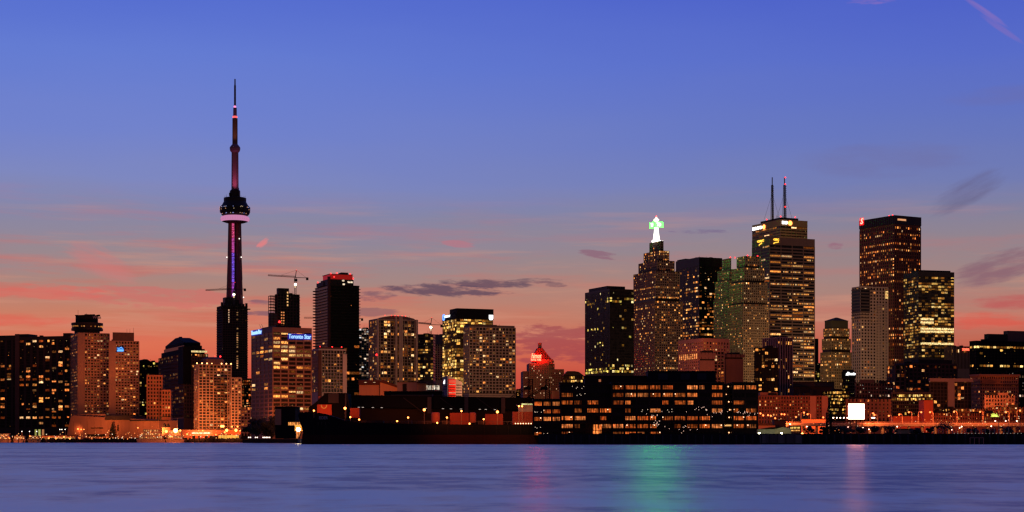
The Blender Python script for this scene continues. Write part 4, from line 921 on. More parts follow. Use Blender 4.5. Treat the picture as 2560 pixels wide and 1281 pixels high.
# its rows of office lights are finer than the wide bays: add them as separate strips of panes
mbx = MB(); rn = random.Random(5); hh = 7.85*d/F
for i in range(46):
    yy = 593+19+7.85*i; zc = zt-19*d/F-i*hh-.25*hh; za = zc-.42*hh
    pr = .10 if yy < 690 else (.2 if yy < 790 else .42)
    if 825 < yy < 880: pr = .62
    for side, L_ in (('R', Wd), ('L', D_)):
        x_ = .8; run = rn.random() < pr
        while x_ < L_-1.6:
            if rn.random() < .10: run = rn.random() < pr
            if run and rn.random() < .8:
                c = dimmed(rn.choice(PAL['warm']), rn.uniform(.25, 1.1)); a_, b_ = x_, x_+1.25
                mbx.quad([(a_, -.15, za), (b_, -.15, za), (b_, -.15, zc), (a_, -.15, zc)] if side == 'R' else [(-.15, b_, za), (-.15, a_, za), (-.15, a_, zc), (-.15, b_, zc)], c)
            x_ += 1.5
mbx.build('lit_windows', M_ATT, cc, stuff=True)
yel = glow((1, .55, .05), 1.8)
for side, a_, b_, wh_ in (('R', .08, .2, 'right face'), ('L', .3, .68, 'left face')):
    L_ = Wd if side == 'R' else D_
    s = sign('emblem_sign', 'yellow bank letters over a yellow swoosh, %s of the banded tower' % wh_, cc, L_*a_, L_*b_, Z(599, d), 2.6, 'CIBC', yel, side=side, bold=.05, off=.8)
    MB().prism([(-4, -5.2), (-3.4, -3.6), (-1, -3.0), (2.6, -2.4), (2.4, -1.6), (3.1, -1.6), (3.4, -3.2), (0, -3.9), (-2.4, -4.4), (-3.2, -5.4)], -.2, .2).build('swoosh', yel, s)
# mid cluster
t_ = tower('floodlit_stone_hotel', 'orange floodlit stone building with glowing vertical window slots', 1697, 1758, 1822, 846, 1600, 7.6, 7.5, wall((.52, .27, .17)), G_BRN, a=27, p=.12, pal='home', sh=.5, pw=.5, ind=True, top=9, yb=935, rows=((863, .9, 'R', .2, .8), (871, .5, 'R')))
Wd, D_, zt = t_['dims']
for j in range(12): cube('window_slot', M_OBJ, t_, -.8, -.4, D_*.08+j*D_*.077, D_*.08+j*D_*.077+.9, Z(899, 1620), Z(886, 1620), (1, .35, .1))
tower('plain_stone_block', 'plain brown block with shuttered windows in front of the floodlit building', 1748, 1749, 1785, 882, 1500, 8, 10, wall((.40, .22, .16)), G_BRN, D=25, a=7, p=.0, sh=.9, pw=.9, yb=900, caps=((.05, .9, .1, .9, 878, cDark),))
tower('balconied_block', 'brown block with a column of small balconies right of the plain block', 1785, 1785, 1810, 880, 1510, 8, 8, wall((.34, .2, .15)), G_BRN, D=20, p=.3, pal='home', sh=.35, pw=.3, ind=True, yb=960)
tower('brown_block', 'plain brown windowless block beside the small balconies', 1810, 1810, 1857, 886, 1520, 8, 12, wall((.26, .13, .09)), G_BRN, D=20, p=.0, sh=.9, pw=.9, yb=900)
t_ = tower('striped_concrete_tower', 'white and black vertically striped tower before the banded bank tower', 1908, 1950, 1980, 843, 1480, 8.5, 5.6, wall((.36, .24, .21)), cBlk, a=30, p=.05, sh=0, pw=.42, proud=.4, yb=1005, top=2, rows=((860, .3), (985, .5)))
t_ = tower('dark_glass_condominium', 'dark glass condominium with scattered windows before the striped tower', 1887, 1888, 1944, 869, 1440, 8.2, 8, wall((.035, .028, .03)), G_BLUE, D=24, a=9, p=.16, pal='warm', sh=.18, pw=.12, ind=True, yb=1010, top=2, rows=((962, .8, 'R', 0, .25), (971, .8, 'R', 0, .25), (980, .8, 'R', 0, .25)))
tower('thin_dark_slab', 'thin black slab just right of the banded bank tower', 2030, 2030, 2045, 847, 2500, 9, 8, cBlk, p=.0, sh=.2, pw=.2)
tower('small_lit_block', 'small dark block with green yellow windows beside the art deco tower', 2038, 2038, 2058, 908, 2400, 6, 5, cBlk, p=.4, pal='green', sh=.3, pw=.2)
# art deco tower
d = 2090; cx_, cy_, ar, Wd, D_ = frame(2052, 2078, 2130, d, 26); deco = wall((.24, .17, .11))
t_ = thing('art_deco_tower', 'stepped art deco tower with pyramid roof and lit upper windows', 'skyscraper', (cx_, cy_, 0), ar)
for n_, (ins, yt_, yb2) in enumerate(((0, 880, 1010), (1.4, 846, 880), (2.6, 820, 846))):
    facade(t_, ins, ins, Wd-2*ins, D_-2*ins, GZ if n_ == 0 else Z(yb2, d), Z(yt_, d), 7.0*d/F, 2.6, deco, G_BRN, p=.3 if n_ else .18, pal='warm', sh=.4, pw=.42, proud=.4, d=d, zmin=Z(985, d) if n_ == 0 else None, rnd=random.Random(44+n_),
           rows=((826, .97, '*'), (833, .8, '*'), (840, .6), (852, .7), (894, .9, '*'), (901, .95, '*'), (909, .8, '*'), (939, .7)), bright=1.1)
za, zb_ = Z(820, d), Z(801, d); i0, i1 = 3.4, 4.2; mb = MB(); mb.box(i0, Wd-i0, i0, D_-i0, za, zb_); n = len(mb.v); mx_, my_ = Wd/2, D_/2
mb.v += [(i0-1, i0-1, zb_), (Wd-i0+1, i0-1, zb_), (Wd-i0+1, D_-i0+1, zb_), (i0-1, D_-i0+1, zb_), (mx_-1, my_-1, Z(792, d)), (mx_+1, my_-1, Z(792, d)), (mx_+1, my_+1, Z(792, d)), (mx_-1, my_+1, Z(792, d))]; mb.f += [tuple(i+n for i in f) for f in BF]
mb.build('pyramid_roof', wall((.07, .06, .045)), t_)
# script signed office
t_ = tower('script_sign_office', 'small office under the art deco tower with white script sign on its dark top', 2106, 2107, 2136, 930, 1500, 7.8, 5.4, wall((.10, .08, .06)), G_DARK, D=20, p=.35, pal='green', sh=.3, pw=.15, top=18, yb=1030)
Wd, D_, zt = t_['dims']; cube('dark_top', cBlk, t_, -.8, Wd+.8, -.9, D_, Z(946, 1500), zt+.3)
s = sign('script_sign', 'white glowing script sign on the small office below the art deco tower', t_, Wd*.32, Wd*1.0, Z(935, 1500), 2.4, 'Invis', wh, bold=.05, shear=.3, off=1.3)
MB().bar((-5.6, 0, -1.4), (-3.4, 0, 1.6), .3).bar((-5.4, 0, .2), (-2.9, 0, .5), .22).bar((-4.4, 0, -.2), (-3.5, 0, -1.6), .22).build('runner_logo', wh, s)
# beige condo with dark glass shoulder
b34 = tower('beige_condominium', 'tall beige condominium with glassy stepped top left of the red logo tower', 2131, 2152, 2219, 716, 1760, 7.9, 7.8, wall((.44, .33, .25)), G_BRN, a=22, p=.10, pal='warm', sh=.42, pw=.40, ind=True, yb=960, top=3, rows=((733, .9, 'R', .2, .6),))
Wd, D_, zt = b34['dims']; sg_m = wall((.12, .085, .075))
for j in range(10): cube('balcony_band', sg_m, b34, -1.0, Wd*(.45-.02*j), -1.2, D_+.6, zt-3-j*3.25-.9, zt-3-j*3.25+.2)
cube('glass_shoulder', G_BLUE, b34, -.6, Wd*.32, -.7, D_+.3, Z(782, 1760), Z(722, 1760))
for f in (.58, .66, .86): 
    for j in range(24): cube('balcony', wall((.48, .38, .3)), b34, Wd*f-.2, Wd*f+2.6, -1.6, -.6, Z(762+7.9*j, 1760)-.5, Z(762+7.9*j, 1760)+.25)
for (x_, zq) in ((.86, 726), (.86, 731), (.86, 736), (.86, 741)): cube('lit_corner', M_OBJ, b34, Wd*.90, Wd*1.0, -.9, -.6, Z(zq+3.6, 1760), Z(zq, 1760), (1, .62, .2))
# red logo tower
d = 2078
b35 = tower('red_granite_tower', 'tallest dark red granite tower with glowing red logo at its top left', 2150, 2236, 2301, 539, d, 7.9, 5.6, wall((.16, .055, .04), .7), G_DARK, a=30, p=.06, pal='home', sh=.36, pw=.5, proud=.25, top=26, yb=950, corr=.3, mono=True,
      rows=((574, .55, 'L', .3, 1), (581, .8, 'L'), (588, .6, 'L', .2, .8), (582, .8, 'R', .2, 1), (566, .8, 'R', 0, 1), (610, .97, '*'), (625, .95, '*'), (634, .5, 'L', .4, 1), (648, .95, '*'), (656, .3), (669, .8, 'L'), (678, .95, '*'), (671, .7, 'R', .5, 1), (700, .9, '*'), (690, .3, 'L'), (778, .97, '*'), (825, .9, '*'), (840, .8, '*'), (848, .95, '*'), (863, .97, '*'), (900, .9, '*'), (735, .4, 'R'), (930, .6)), bright=.95)
Wd, D_, zt = b35['dims']
cube('top_band', wall((.04, .035, .045), .5), b35, -.8, Wd+.8, -.8, D_+.8, Z(560, d), zt+.3)
for i in range(18): cube('top_rib', wall((.035, .03, .035), .5), b35, -1.3, -.8, 1+i*D_/18.5, 1.8+i*D_/18.5, Z(560, d), zt)
beacon(b35, 0, D_*.05, zt, .7); beacon(b35, 0, D_*.15, zt, .6)
s = sign('logo_sign', 'glowing pale letter on red square, top left corner of the red granite tower', b35, D_*.885, D_*.97, Z(549.5, d+30), 7.2, 'S', glow((1, .5, .38), 1.6), side='L', back=glow((1, .008, .008), 1.6), bold=.012, off=1.6, pad=1.0, shear=.2)
s = sign('bank_name_sign', 'small orange letters at the top of the red granite tower right face', b35, Wd*.10, Wd*.42, Z(549, d), 2.2, 'SCOTIABANK', glow((.9, .4, .18), .9), bold=.04, off=1.2)
b36 = tower('lit_glass_tower', 'flat glass office with bright horizontal light bands right of the red granite tower', 2296, 2296, 2385, 679, 1900, 7.25, 8.2, wall((.07, .06, .05)), glassm((.05, .045, .03)), D=35, p=.75, pal='gold', sh=.30, pw=.05, proud=.15, top=12, yb=900, mono=True, ind=True, bright=.5,
      rows=((806, 1, 'R', 0, .45), (798, 1, 'R', 0, .45), (813, .9), (822, 1), (829, 1), (859, 1), (866, 1, 'R', .55, 1), (836, .15), (843, .3), (851, .3), (875, .25), (882, .25), (780, .3), (772, .35), (788, .3), (806, 1, 'R', .85, 1)))
Wd, D_, zt = b36['dims']; cube('penthouse', cDark, b36, Wd*.03, Wd*.95, 4, 20, zt, zt+2.0)
for yy in (798, 806, 822, 829, 859): cube('bright_floor', M_OBJ, b36, Wd*.06, Wd*(.42 if yy < 810 else .99), -.35, -.18, Z(yy+2.6, 1900), Z(yy-2.4, 1900), (1.1, .82, .34))
t_ = tower('ribbed_block', 'ribbed pale block with red numerals at its top right of the lit glass tower', 2384, 2384, 2426, 866, 1880, 8, 3.6, wall((.20, .13, .11)), cBlk, D=20, p=.03, sh=0, pw=.4, proud=.35, yb=925, rows=((880, .2),))
Wd, D_, zt = t_['dims']; s = sign('numeral_sign', 'small glowing red numerals on top of the ribbed pale block', t_, Wd*.5, Wd*.98, Z(874, 1880), 2.4, '22021', glow((1, .10, .05), 3), off=1.2, bold=.04)
b38 = tower('wide_dark_office', 'wide black office at the far right edge with two bright window rows', 2425, 2440, 2640, 852, 1700, 7.8, 8.5, cBlk, G_DARK, a=20, p=.05, pal='gold', sh=.3, pw=.12, yb=950, top=4, ind=True, mono=True,
      rows=((864, .93, '*'), (917, .9, '*'), (878, .15), (925, .12)), caps=((.16, .40, .1, .8, 834, cDark), (.40, .9, .1, .8, 825, wall((.15, .1, .08)))))
tower('far_right_block', 'low dark block at the right edge behind the brick hotel', 2540, 2540, 2600, 930, 1500, 8, 7, cBlk, G_DARK, p=.2, pal='white', sh=.3, pw=.3, yb=1010, D=20, bright=.6)
# mid right
tower('orange_window_block', 'dark brown apartment block with scattered orange square windows', 2238, 2262, 2392, 908, 1520, 9.4, 10, wall((.10, .05, .045)), G_DARK, a=20, p=.27, pal='orange', sh=.35, pw=.3, ind=True, yb=1000, top=4, caps=((.3, .95, .2, .9, 898, cDark),))
t_ = tower('bay_window_tower', 'narrow stair tower with stacked square orange bay windows', 2238, 2238, 2262, 914, 1490, 10, 12, wall((.14, .08, .06)), G_DARK, D=15, p=.45, pal='orange', sh=.3, pw=.3, ind=True, yb=1000)
t_ = tower('white_framed_office', 'dark glass office with broad white T shaped frame', 2324, 2325, 2427, 948, 1320, 8.8, 8.5, wall((.06, .045, .045)), G_DARK, D=25, a=14, p=.14, pal='home', sh=.2, pw=.15, ind=True, yb=1020, rows=((970, .7, 'R', .6, .85), (990, .7, 'R', .6, .85), (1000, .7, 'R', .6, .85)))
Wd, D_, zt = t_['dims']; cube('white_frame', wall((.30, .2, .18)), t_, -.8, Wd+1.5, -1.2, D_, zt-2.0, zt+.6); cube('white_frame', wall((.30, .2, .18)), t_, Wd*.42, Wd*.58, -1.4, -.2, Z(1020, 1320), zt-1.8)
cHot = wall((.62, .24, .11))
t_ = tower('brick_hotel', 'orange lit brick hotel with heavy cornice at the right', 2427, 2450, 2544, 939, 1360, 8.4, 5.5, cHot, G_BRN, a=16, p=.10, pal='home', sh=.42, pw=.46, ind=True, top=3, yb=1030, right_side=False, rows=((983, .4),))
Wd, D_, zt = t_['dims']; cube('cornice', wall((.45, .2, .12)), t_, -1.4, Wd+1.4, -1.4, D_, zt-.1, zt+1.0); cube('cornice', cDkRed, t_, -.9, Wd+.9, -.9, D_, Z(963, 1360), Z(961, 1360))
for j in range(20): cube('colonnade_pier', cHot, t_, Wd*.04+j*Wd*.025, Wd*.04+j*Wd*.025+.35, -1.0, -.3, Z(958, 1360), Z(947, 1360))
t_ = tower('yellow_lit_office', 'low dark office with two rows of bright yellow windows behind the expressway', 2230, 2231, 2331, 980, 1230, 9.0, 5.0, wall((.10, .07, .06)), G_DARK, D=25, a=13, p=.1, pal='gold', sh=.3, pw=.12, ind=True, top=5, yb=1040, rows=((987, .92, 'R', .1, 1), (996, .85)))
t_ = tower('stepped_white_block', 'stepped pale block in front of the brick hotel', 2462, 2463, 2535, 988, 1250, 9, 7, wall((.40, .2, .14)), G_BRN, D=25, a=15, p=.2, pal='orange', sh=.4, pw=.4, ind=True, yb=1045, caps=((.45, .8, .1, .9, 982, wall((.4, .2, .14))),))
t_ = tower('brick_apartments', 'long orange brick apartment block with two pale blank wall strips', 1895, 1896, 2068, 989, 1270, 8.2, 7.0, wall((.42, .13, .07)), G_BRN, a=10, D=20, p=.2, pal='home', sh=.45, pw=.5, ind=True, yb=1058, top=3)
Wd, D_, zt = t_['dims']
for a_, b_ in ((.742, .825), (.915, 1.0)): cube('blank_wall', wall((.85, .33, .18)), t_, Wd*a_, Wd*b_, -1.3, -.2, GZ, zt-.3)
cube('roof_house', wall((.5, .2, .12)), t_, Wd*.05, Wd*.3, 4, 14, zt, zt+2.4)
boxb('brown_hall', 'flat brown hall behind the orange brick apartments', 1976, 2086, 956, 1500, wall((.15, .085, .065)), 30); boxb('brown_hall', 'lower dark red roofed hall between apartments and banded tower', 1984, 2080, 968, 1440, wall((.09, .04, .03)), 20)
tower('yellow_banded_office', 'dark low office with yellow window bands left of the billboard', 2078, 2078, 2123, 978, 1380, 8.5, 4.5, cBlk, G_DARK, D=20, p=.25, pal='gold', sh=.35, pw=.12, ind=True, yb=1045, rows=((991, .95), (1000, 1, 'R', 0, .6), (984, .5, 'R', .4, 1), (1008, .7, 'R', .3, 1), (1025, .9)))
tower('terraced_brown_block', 'brown terraced block behind and above the white billboard', 2139, 2140, 2232, 958, 1420, 9, 7, wall((.16, .09, .07)), G_DARK, a=12, D=20, p=.12, pal='white', sh=.4, pw=.4, ind=True, yb=1000, rows=((986, .9, 'R', .6, 1), (970, .3, 'R', .6, 1)), caps=((.1, .5, .1, .8, 949, wall((.16, .1, .08))),))
tower('orange_stucco_hotel', 'orange stucco block behind the white billboard', 2116, 2117, 2233, 998, 1290, 9, 10, wall((.50, .2, .1)), G_BRN, a=12, D=20, p=.08, pal='orange', sh=.5, pw=.6, ind=True, yb=1058)
r = boxb('red_block', 'red low rise block with slim tower beside the street lamps', 2310, 2333, 1001, 1180, wall((.55, .10, .05)), 15)
boxb('red_block', 'low red wing left of the slim red block', 2233, 2311, 1041, 1190, wall((.55, .11, .06)), 12)
t_ = tower('red_row_block', 'long low red row block above the expressway wall', 2333, 2333, 2560, 1033, 1180, 9, 6, wall((.38, .11, .06)), G_BRN, D=14, p=.16, pal='warm', sh=.4, pw=.45, ind=True, yb=1060)
for (px0, px1, yy, lb_) in ((2347, 2470, 1022, 'dark glazed attic storey behind the long red block'), (2495, 2570, 1018, 'small brown block behind the street lamps at the right edge')):
    tower('attic_block', lb_, px0, px0, px1, yy, 1230, 8, 7, cDkRed, G_DARK, D=14, p=.4, pal='warm', sh=.3, pw=.3, ind=True, yb=1050)

# ================================================================== HARBOUR OFFICE (black, floors lit amber)
cor = wall((.045, .024, .02), .8); mull = wall((.025, .015, .012), .6)
def quay_block(lbl, x0, x1, yt, d, floors, nb, pr, D=30, base=1092, names='quay_office'):
    r = thing(names, lbl, 'office', (X(x0, d), d, 0), 0); w_ = (x1-x0)*d/F; rn = random.Random(int(x0))
    cube('core', G_DARK, r, .2, w_-.2, .3, D, 5, Z(yt, d)-.2); cube('roof', cor, r, -.5, w_+.5, -.6, D, Z(yt, d)-.3, Z(yt, d)+.3)
    for fi, yc in enumerate(floors):
        zc0, zc1 = Z(yc+4.9, d), Z(yc-4.9, d)
        cube('floor_band', cor, r, -.3, w_+.3, -.5, .4, Z(yc+14.2, d) if fi < len(floors)-1 else 5, zc0)
        for j in range(nb):
            a_, b_ = w_*(j+.07)/nb, w_*(j+.93)/nb
            pp = pr(fi, j)
            c = None
            if rn.random() < pp:
                s_ = rn.uniform(.22, .9)**1.35; base_c = rn.choice([(1, .19, .03), (1, .23, .045), (1, .28, .07), (.9, .17, .03)]); c = tuple(v*s_ for v in base_c)
                if rn.random() < .25: b_ = a_+(b_-a_)*rn.uniform(.4, .7)
            wn = cube('window', M_OFF if c else glassm((.02, .012, .01), .2), r, a_, b_, .02, .28, zc0+.1, zc1, c)
            for q in range(1, 5): cube('mullion', mull, r, a_+(b_-a_)*q/5-.06, a_+(b_-a_)*q/5+.06, -.08, .01, zc0, zc1)
            if c and rn.random() < .35: ball('ceiling_lamp', glow((1, .62, .35), 3), r, (rn.uniform(a_, b_), -.1, zc1-.5), .28)
            if c is None and rn.random() < .25:
                for q in range(rn.randint(1, 4)): ball('ceiling_lamp', glow((1, .75, .55), 1.2), r, (rn.uniform(a_, b_), -.1, rn.uniform(zc0+.3, zc1-.3)), .17)
    for j in range(nb+1): cube('pier', cor, r, w_*j/nb-.55, w_*j/nb+.55, -.62, .1, 5, Z(yt, d)-.4)
    r['dims'] = (w_, D, Z(yt, d)); return r
fl5 = [1010, 1029, 1048, 1067, 1084]; fl7 = [969, 988, 1007, 1027, 1046, 1066, 1084]
quay_block('black waterfront office with amber floors, lowest left block beside the ship bridge', 1334, 1402, 999, 935, fl5, 3, lambda f, j: (.75, .8, .9, .35, .2)[f])
quay_block('black waterfront office, middle block with dark upper walls', 1402, 1530, 962, 940, fl7, 4, lambda f, j: (.25, .45, .8, .8, .8, .8, .35)[f])
quay_block('black waterfront office, widest block with bright orange floors', 1530, 1808, 957, 930, fl7, 9, lambda f, j: (.85, .95, .85 if j > 2 else .6, .25 if j < 7 else .6, .9 if j > 1 else .5, .95, .7 if j < 6 else 0)[f])
quay_block('black waterfront office, narrow right end wing past the open stair', 1832, 1893, 957, 935, fl7[:6], 2, lambda f, j: (.8, .4, .6, .4, .7, .6)[f])
r = thing('stair_core', 'open lit stair tower between the two black waterfront office wings', 'tower', (X(1808, 945), 945, 0)); w_ = 24*945/F
cube('core', wall((.03, .018, .014)), r, 0, w_, 0, 15, 5, Z(960, 945))
for yy in fl7: cube('landing', wall((.25, .09, .05)), r, .3, w_-.3, -1, 0, Z(yy+6, 945), Z(yy+5, 945)); ball('landing_lamp', glow((1, .45, .2), 3), r, (random.uniform(1, w_-1), -.6, Z(yy-2, 945)), .35)
for j in range(7): MB().bar((.4, -.8, Z(1084-j*19, 945)), (w_-.4, -.8, Z(1070-j*19, 945)), .15).build('stair_flight', wall((.2, .08, .05)), r)
cube('lit_sign_panel', glow((1, .5, .15), .9), r, .6, w_-1, -.9, -.7, Z(1066, 945), Z(1062, 945))
r = boxb('rooftop_plant', 'long dark rooftop plant room above the waterfront office', 1462, 1620, 942, 955, cor, 15, z0=Z(962, 955)); r2 = boxb('rooftop_plant', 'blue grey screened rooftop plant room, right and highest above the waterfront office', 1620, 1790, 930, 950, wall((.012, .014, .022)), 15, z0=Z(960, 950))
for f in (.15, .48, .72): cube('screen_panel', wall((.035, .04, .06)), r2, r2['dims'][0]*f, r2['dims'][0]*(f+.14), -.3, .05, Z(950, 950), Z(934, 950))
cube('doorway', glow((1, .3, .12), .4), r, r['dims'][0]*.22, r['dims'][0]*.255, -.4, -.02, Z(955, 955), Z(949, 955))
boxb('dark_wall_block', 'plain dark brown wall block rising behind the middle waterfront office', 1400, 1462, 958, 990, wall((.05, .022, .018)), 15)
# festive lamps strung before the office
fm = MB(); rn = random.Random(3)
for cl in range(70):
    px, yy = rn.choice(((1632, 1040), (1712, 1034), (1750, 1022), (1790, 1034), (1862, 1030), (1870, 1036), (1645, 1062), (1725, 1070), (1700, 1068)))
    px += rn.gauss(0, 12); yy += rn.gauss(0, 4.5)
    x_, z_ = X(px, 915), Z(yy, 915); s_ = .16; n = len(fm.v)
    fm.v += [(x_-s_, 915, z_), (x_, 915-s_, z_), (x_+s_, 915, z_), (x_, 915+s_, z_), (x_, 915, z_+s_), (x_, 915, z_-s_)]
    fm.f += [tuple(n+q for q in f) for f in ((0, 1, 4), (1, 2, 4), (2, 3, 4), (3, 0, 4), (1, 0, 5), (2, 1, 5), (3, 2, 5), (0, 3, 5))]
o = fm.build('string_lights', glow((1, .6, .45), 2.2)); o['kind'] = 'stuff'
# lamps in the lower quay of the office
for (x0_, x1_, lb_) in ((1482, 1504, 'tall amber lit entrance hall low in the waterfront office'),):
    r = thing('entrance_hall', lb_, 'entrance', (X(x0_, 931), 931, 0)); w_ = (x1_-x0_)*931/F
    cube('glass_wall', M_OFF, r, 0, w_, -1.0, -.7, Z(1088, 931), Z(1062, 931), (1, .25, .05)); cube('canopy', cor, r, -.3, w_+.3, -1.4, -.5, Z(1077, 931), Z(1075.5, 931))
    for j in range(4): cube('mullion', mull, r, w_*j/3-.08, w_*j/3+.08, -1.2, -1.05, Z(1088, 931), Z(1062, 931))

# ================================================================== RIGHT QUAY: warehouse, wall, crane mast, billboard, expressway
d = 915
r = thing('grey_warehouse', 'small pale green gabled warehouse lit by two floodlights on the quay', 'warehouse', (X(1894, d), d, 0), math.radians(-4)); q_ = lambda px: (px-1894)*d/F
gw = wall((.45, .45, .34))
MB().prism([(q_(1894), 5.6), (q_(1937), 5.6), (q_(1937), Z(1073, d)), (q_(1894), Z(1074, d))], 0, 9).build('side_wall', gw, r)
MB().prism([(q_(1937), 5.6), (q_(1977), 5.6), (q_(1977), Z(1072, d)), (q_(1957), Z(1068, d)), (q_(1937), Z(1073, d))], -.4, 9).build('gable_wall', wall((.52, .48, .30)), r)
MB().prism([(q_(1893), Z(1074, d)), (q_(1937), Z(1073.2, d)), (q_(1958), Z(1067.6, d)), (q_(1925), Z(1068.5, d))], -.8, 9.5).build('roof', cBlk, r)
def flood(px, y, d, label, col=(1, .93, .55), s=60, r_=.5, z0=5.6):
    o = thing('flood_lamp', label, 'lamp', (X(px, d), d, 0)); cube('pole', cDark, o, -.08, .08, 0, .2, z0, Z(y, d)); ball('bulb', glow(col, s*.6, True), o, (0, -.3, Z(y, d)), r_)
flood(1898, 1084, 903, 'bright white floodlight at the left corner of the small warehouse'); flood(1954, 1084, 903, 'bright white floodlight before the gable of the small warehouse'); flood(2005.5, 1085, 900, 'lone orange floodlight standing right of the small warehouse', (1, .25, .04), 40, .5)
r = thing('lattice_mast_crane', 'dark vertical lattice crane mast standing on the quay left of the billboard', 'crane', (X(2072, 930), 930, 0)); mb = MB()
for sx in (-1.1, 1.1):
    for sy in (-1.1, 1.1): mb.bar((sx, sy, 5.6), (sx, sy, Z(1032, 930)), .28)
for i in range(9): mb.bar((-1.1, -1.1, 5.6+i*1.6), (1.1, -1.1, 7.2+i*1.6), .2); mb.bar((-1.1, -1.1, 5.6+i*1.6), (1.1, -1.1, 5.6+i*1.6), .2)
mb.build('mast', cBlk, r); MB().bar((-1.1, 0, Z(1032, 930)), (1.6, 0, Z(982, 930)), .2).build('jib', cBlk, r)
cube('cab', cBlk, r, -3.2, -.6, -1.4, 1, 5.6, 9.5)
# billboard
d = 1120
r = thing('billboard', 'large brilliantly white illuminated billboard on steel legs beside the expressway', 'billboard', (X(2121, d), d, 0)); w_ = 39.5*d/F
cube('screen', glow((1, .30, .18), 42, True), r, 0, w_, -.4, 0, Z(1048, d), Z(1010.5, d)); cube('frame', cBlk, r, -.3, w_+.3, 0, .8, Z(1049, d), Z(1009.8, d))
cube('blue_corner', glow((.12, .6, 1), 1.0), r, w_*.8, w_*.97, -.5, -.41, Z(1013.5, d), Z(1011, d))
for (dx_, yy, c_) in ((.42, 1016, (.5, .55, .2)), (.55, 1017, (.35, .5, .15)), (.48, 1019, (.8, .7, .1)), (.5, 1024, (.9, .85, .3)), (.44, 1028, (.85, .9, .4))): cube('figure', glow(c_, 1.0), r, w_*dx_, w_*dx_+.6, -.5, -.42, Z(yy+2, d), Z(yy, d))
for f in (.12, .5, .88): cube('leg', cBlk, r, w_*f-.25, w_*f+.25, .1, .6, GZ, Z(1049, d))
# expressway on piers
ew = wall((.42, .30, .24)); d = 1140
r = thing('expressway', 'long elevated concrete expressway with parapet on round piers', 'expressway', (X(1960, d), d, 0), math.radians(.0)); q_ = lambda px: (px-1960)*d/F
cube('deck', ew, r, q_(1962), q_(2700), 0, 14, Z(1066, d), Z(1060, d)); cube('parapet', wall((.62, .34, .26)), r, q_(1962), q_(2700), -.3, 0.0, Z(1062, d), Z(1057.5, d))
for px in range(1975, 2600, 33): cube('pier', wall((.35, .3, .22)), r, q_(px), q_(px)+1.4, 2, 4, 2.5, Z(1066, d))
mb = MB()
for px in range(1964, 2600, 3): mb.bar((q_(px), -.1, Z(1058, d)), (q_(px), -.1, Z(1055, d)), .05)
mb.bar((q_(1964), -.1, Z(1055, d)), (q_(2600), -.1, Z(1055, d)), .06).build('railing', wall((.5, .25, .18)), r, stuff=True)
boxb('orange_wall', 'low orange lit hoarding wall left of the small warehouse', 1891, 1938, 1064, 1000, wall((.75, .33, .2)), 2, cat='wall'); boxb('brown_kiosk', 'small brown kiosk building beside the orange hoarding', 1936, 1965, 1052, 1010, wall((.14, .07, .05)), 8)
boxb('orange_ramp_wall', 'long low orange ramp wall below the brick apartments', 2004, 2064, 1049, 1180, wall((.7, .25, .13)), 3, cat='wall')
boxb('underpass_building', 'pale green lit low building under the expressway', 2240, 2282, 1074, 1100, wall((.40, .36, .22)), 6); boxb('white_trailer', 'long white trailer parked below the expressway', 2277, 2322, 1084, 1040, wall((.5, .4, .34)), 3, cat='trailer', z0=4.2)
r = boxb('lit_canopy', 'small yellow lit building under the ramp right of the warehouse', 1976, 2000, 1066, 1060, wall((.4, .2, .1)), 6)
for j in range(7): cube('lit_panel', M_OBJ, r, j*.85, j*.85+.6, -.3, -.03, Z(1072, 1060), Z(1068, 1060), (1, .62, .14)); cube('lit_panel', M_OBJ, r, j*.85, j*.85+.7, -.3, -.03, Z(1078, 1060), Z(1075.5, 1060), (1, .5, .12))
# string of marquee lamps left of billboard
for j in range(8):
    r = thing('marquee_lamp', 'small white lamp in the row left of the billboard', 'lamp', (X(2083+j*8.8 if j < 5 else 2165+j*3, 1125), 1125, 0), 0, 'row of small white lamps beside the billboard'); cube('post', cDark, r, -.08, .08, 0, .16, GZ, Z(1045, 1125)); ball('bulb', glow((1, .6, .45), 8), r, (0, -.2, Z(1045, 1125)), .4)

# street lamps
lampm = wall((.55, .30, .2)); bulbm = glow((1, .16, .035), 5)
bulbl = glow((1, .32, .08), 16)
def street_lamp(px, y, d, label, grp, side=1, z0=None, h_px=None, mat=None, r_=.62):
    o = thing('street_lamp', label, 'street lamp', (X(px, d), d, 0), 0, grp); zt = Z(y, d); z0 = z0 if z0 is not None else Z(1059, d); arm = 2.0*side
    mb = MB()
    mb.bar((arm, 0, z0), (arm, 0, zt-1.0), .15).build('pole', lampm, o)
    mb = MB(); pts = [(arm, zt-1.0), (arm*.93, zt-.2), (arm*.75, zt+.25), (arm*.45, zt+.35), (.15*side, zt+.2)]
    for a_, b_ in zip(pts, pts[1:]): mb.bar((a_[0], 0, a_[1]), (b_[0], 0, b_[1]), .12)
    ar_ = mb.build('arm', lampm, o); ball('lamp_head', mat or bulbm, ar_, (0, -.1, zt), r_)
G1 = 'orange street lamps along the expressway'
for (px, y, sd_) in ((1901, 1034, 1), (1908, 1039, 1), (1920, 1038.5, 1), (1927, 1040, -1), (1938, 1046, -1), (1954, 1036, -1), (1961, 1036.5, 1), (1990, 1043, -1), (2010, 1032, -1), (2019, 1036, 1), (2058, 1044, 1),
                    (2183, 1034, -1), (2186, 1038, 1), (2222, 1040, 1), (2248, 1037, 1), (2272, 1031, 1), (2303, 1031, -1), (2325, 1031, 1), (2385, 1030, 1), (2450, 1030, 1), (2515, 1031, 1), (2550, 1027, -1)):
    street_lamp(px, y, 1125, 'orange street lamp on curved arm pole beside the elevated expressway', G1, sd_, r_=.55)
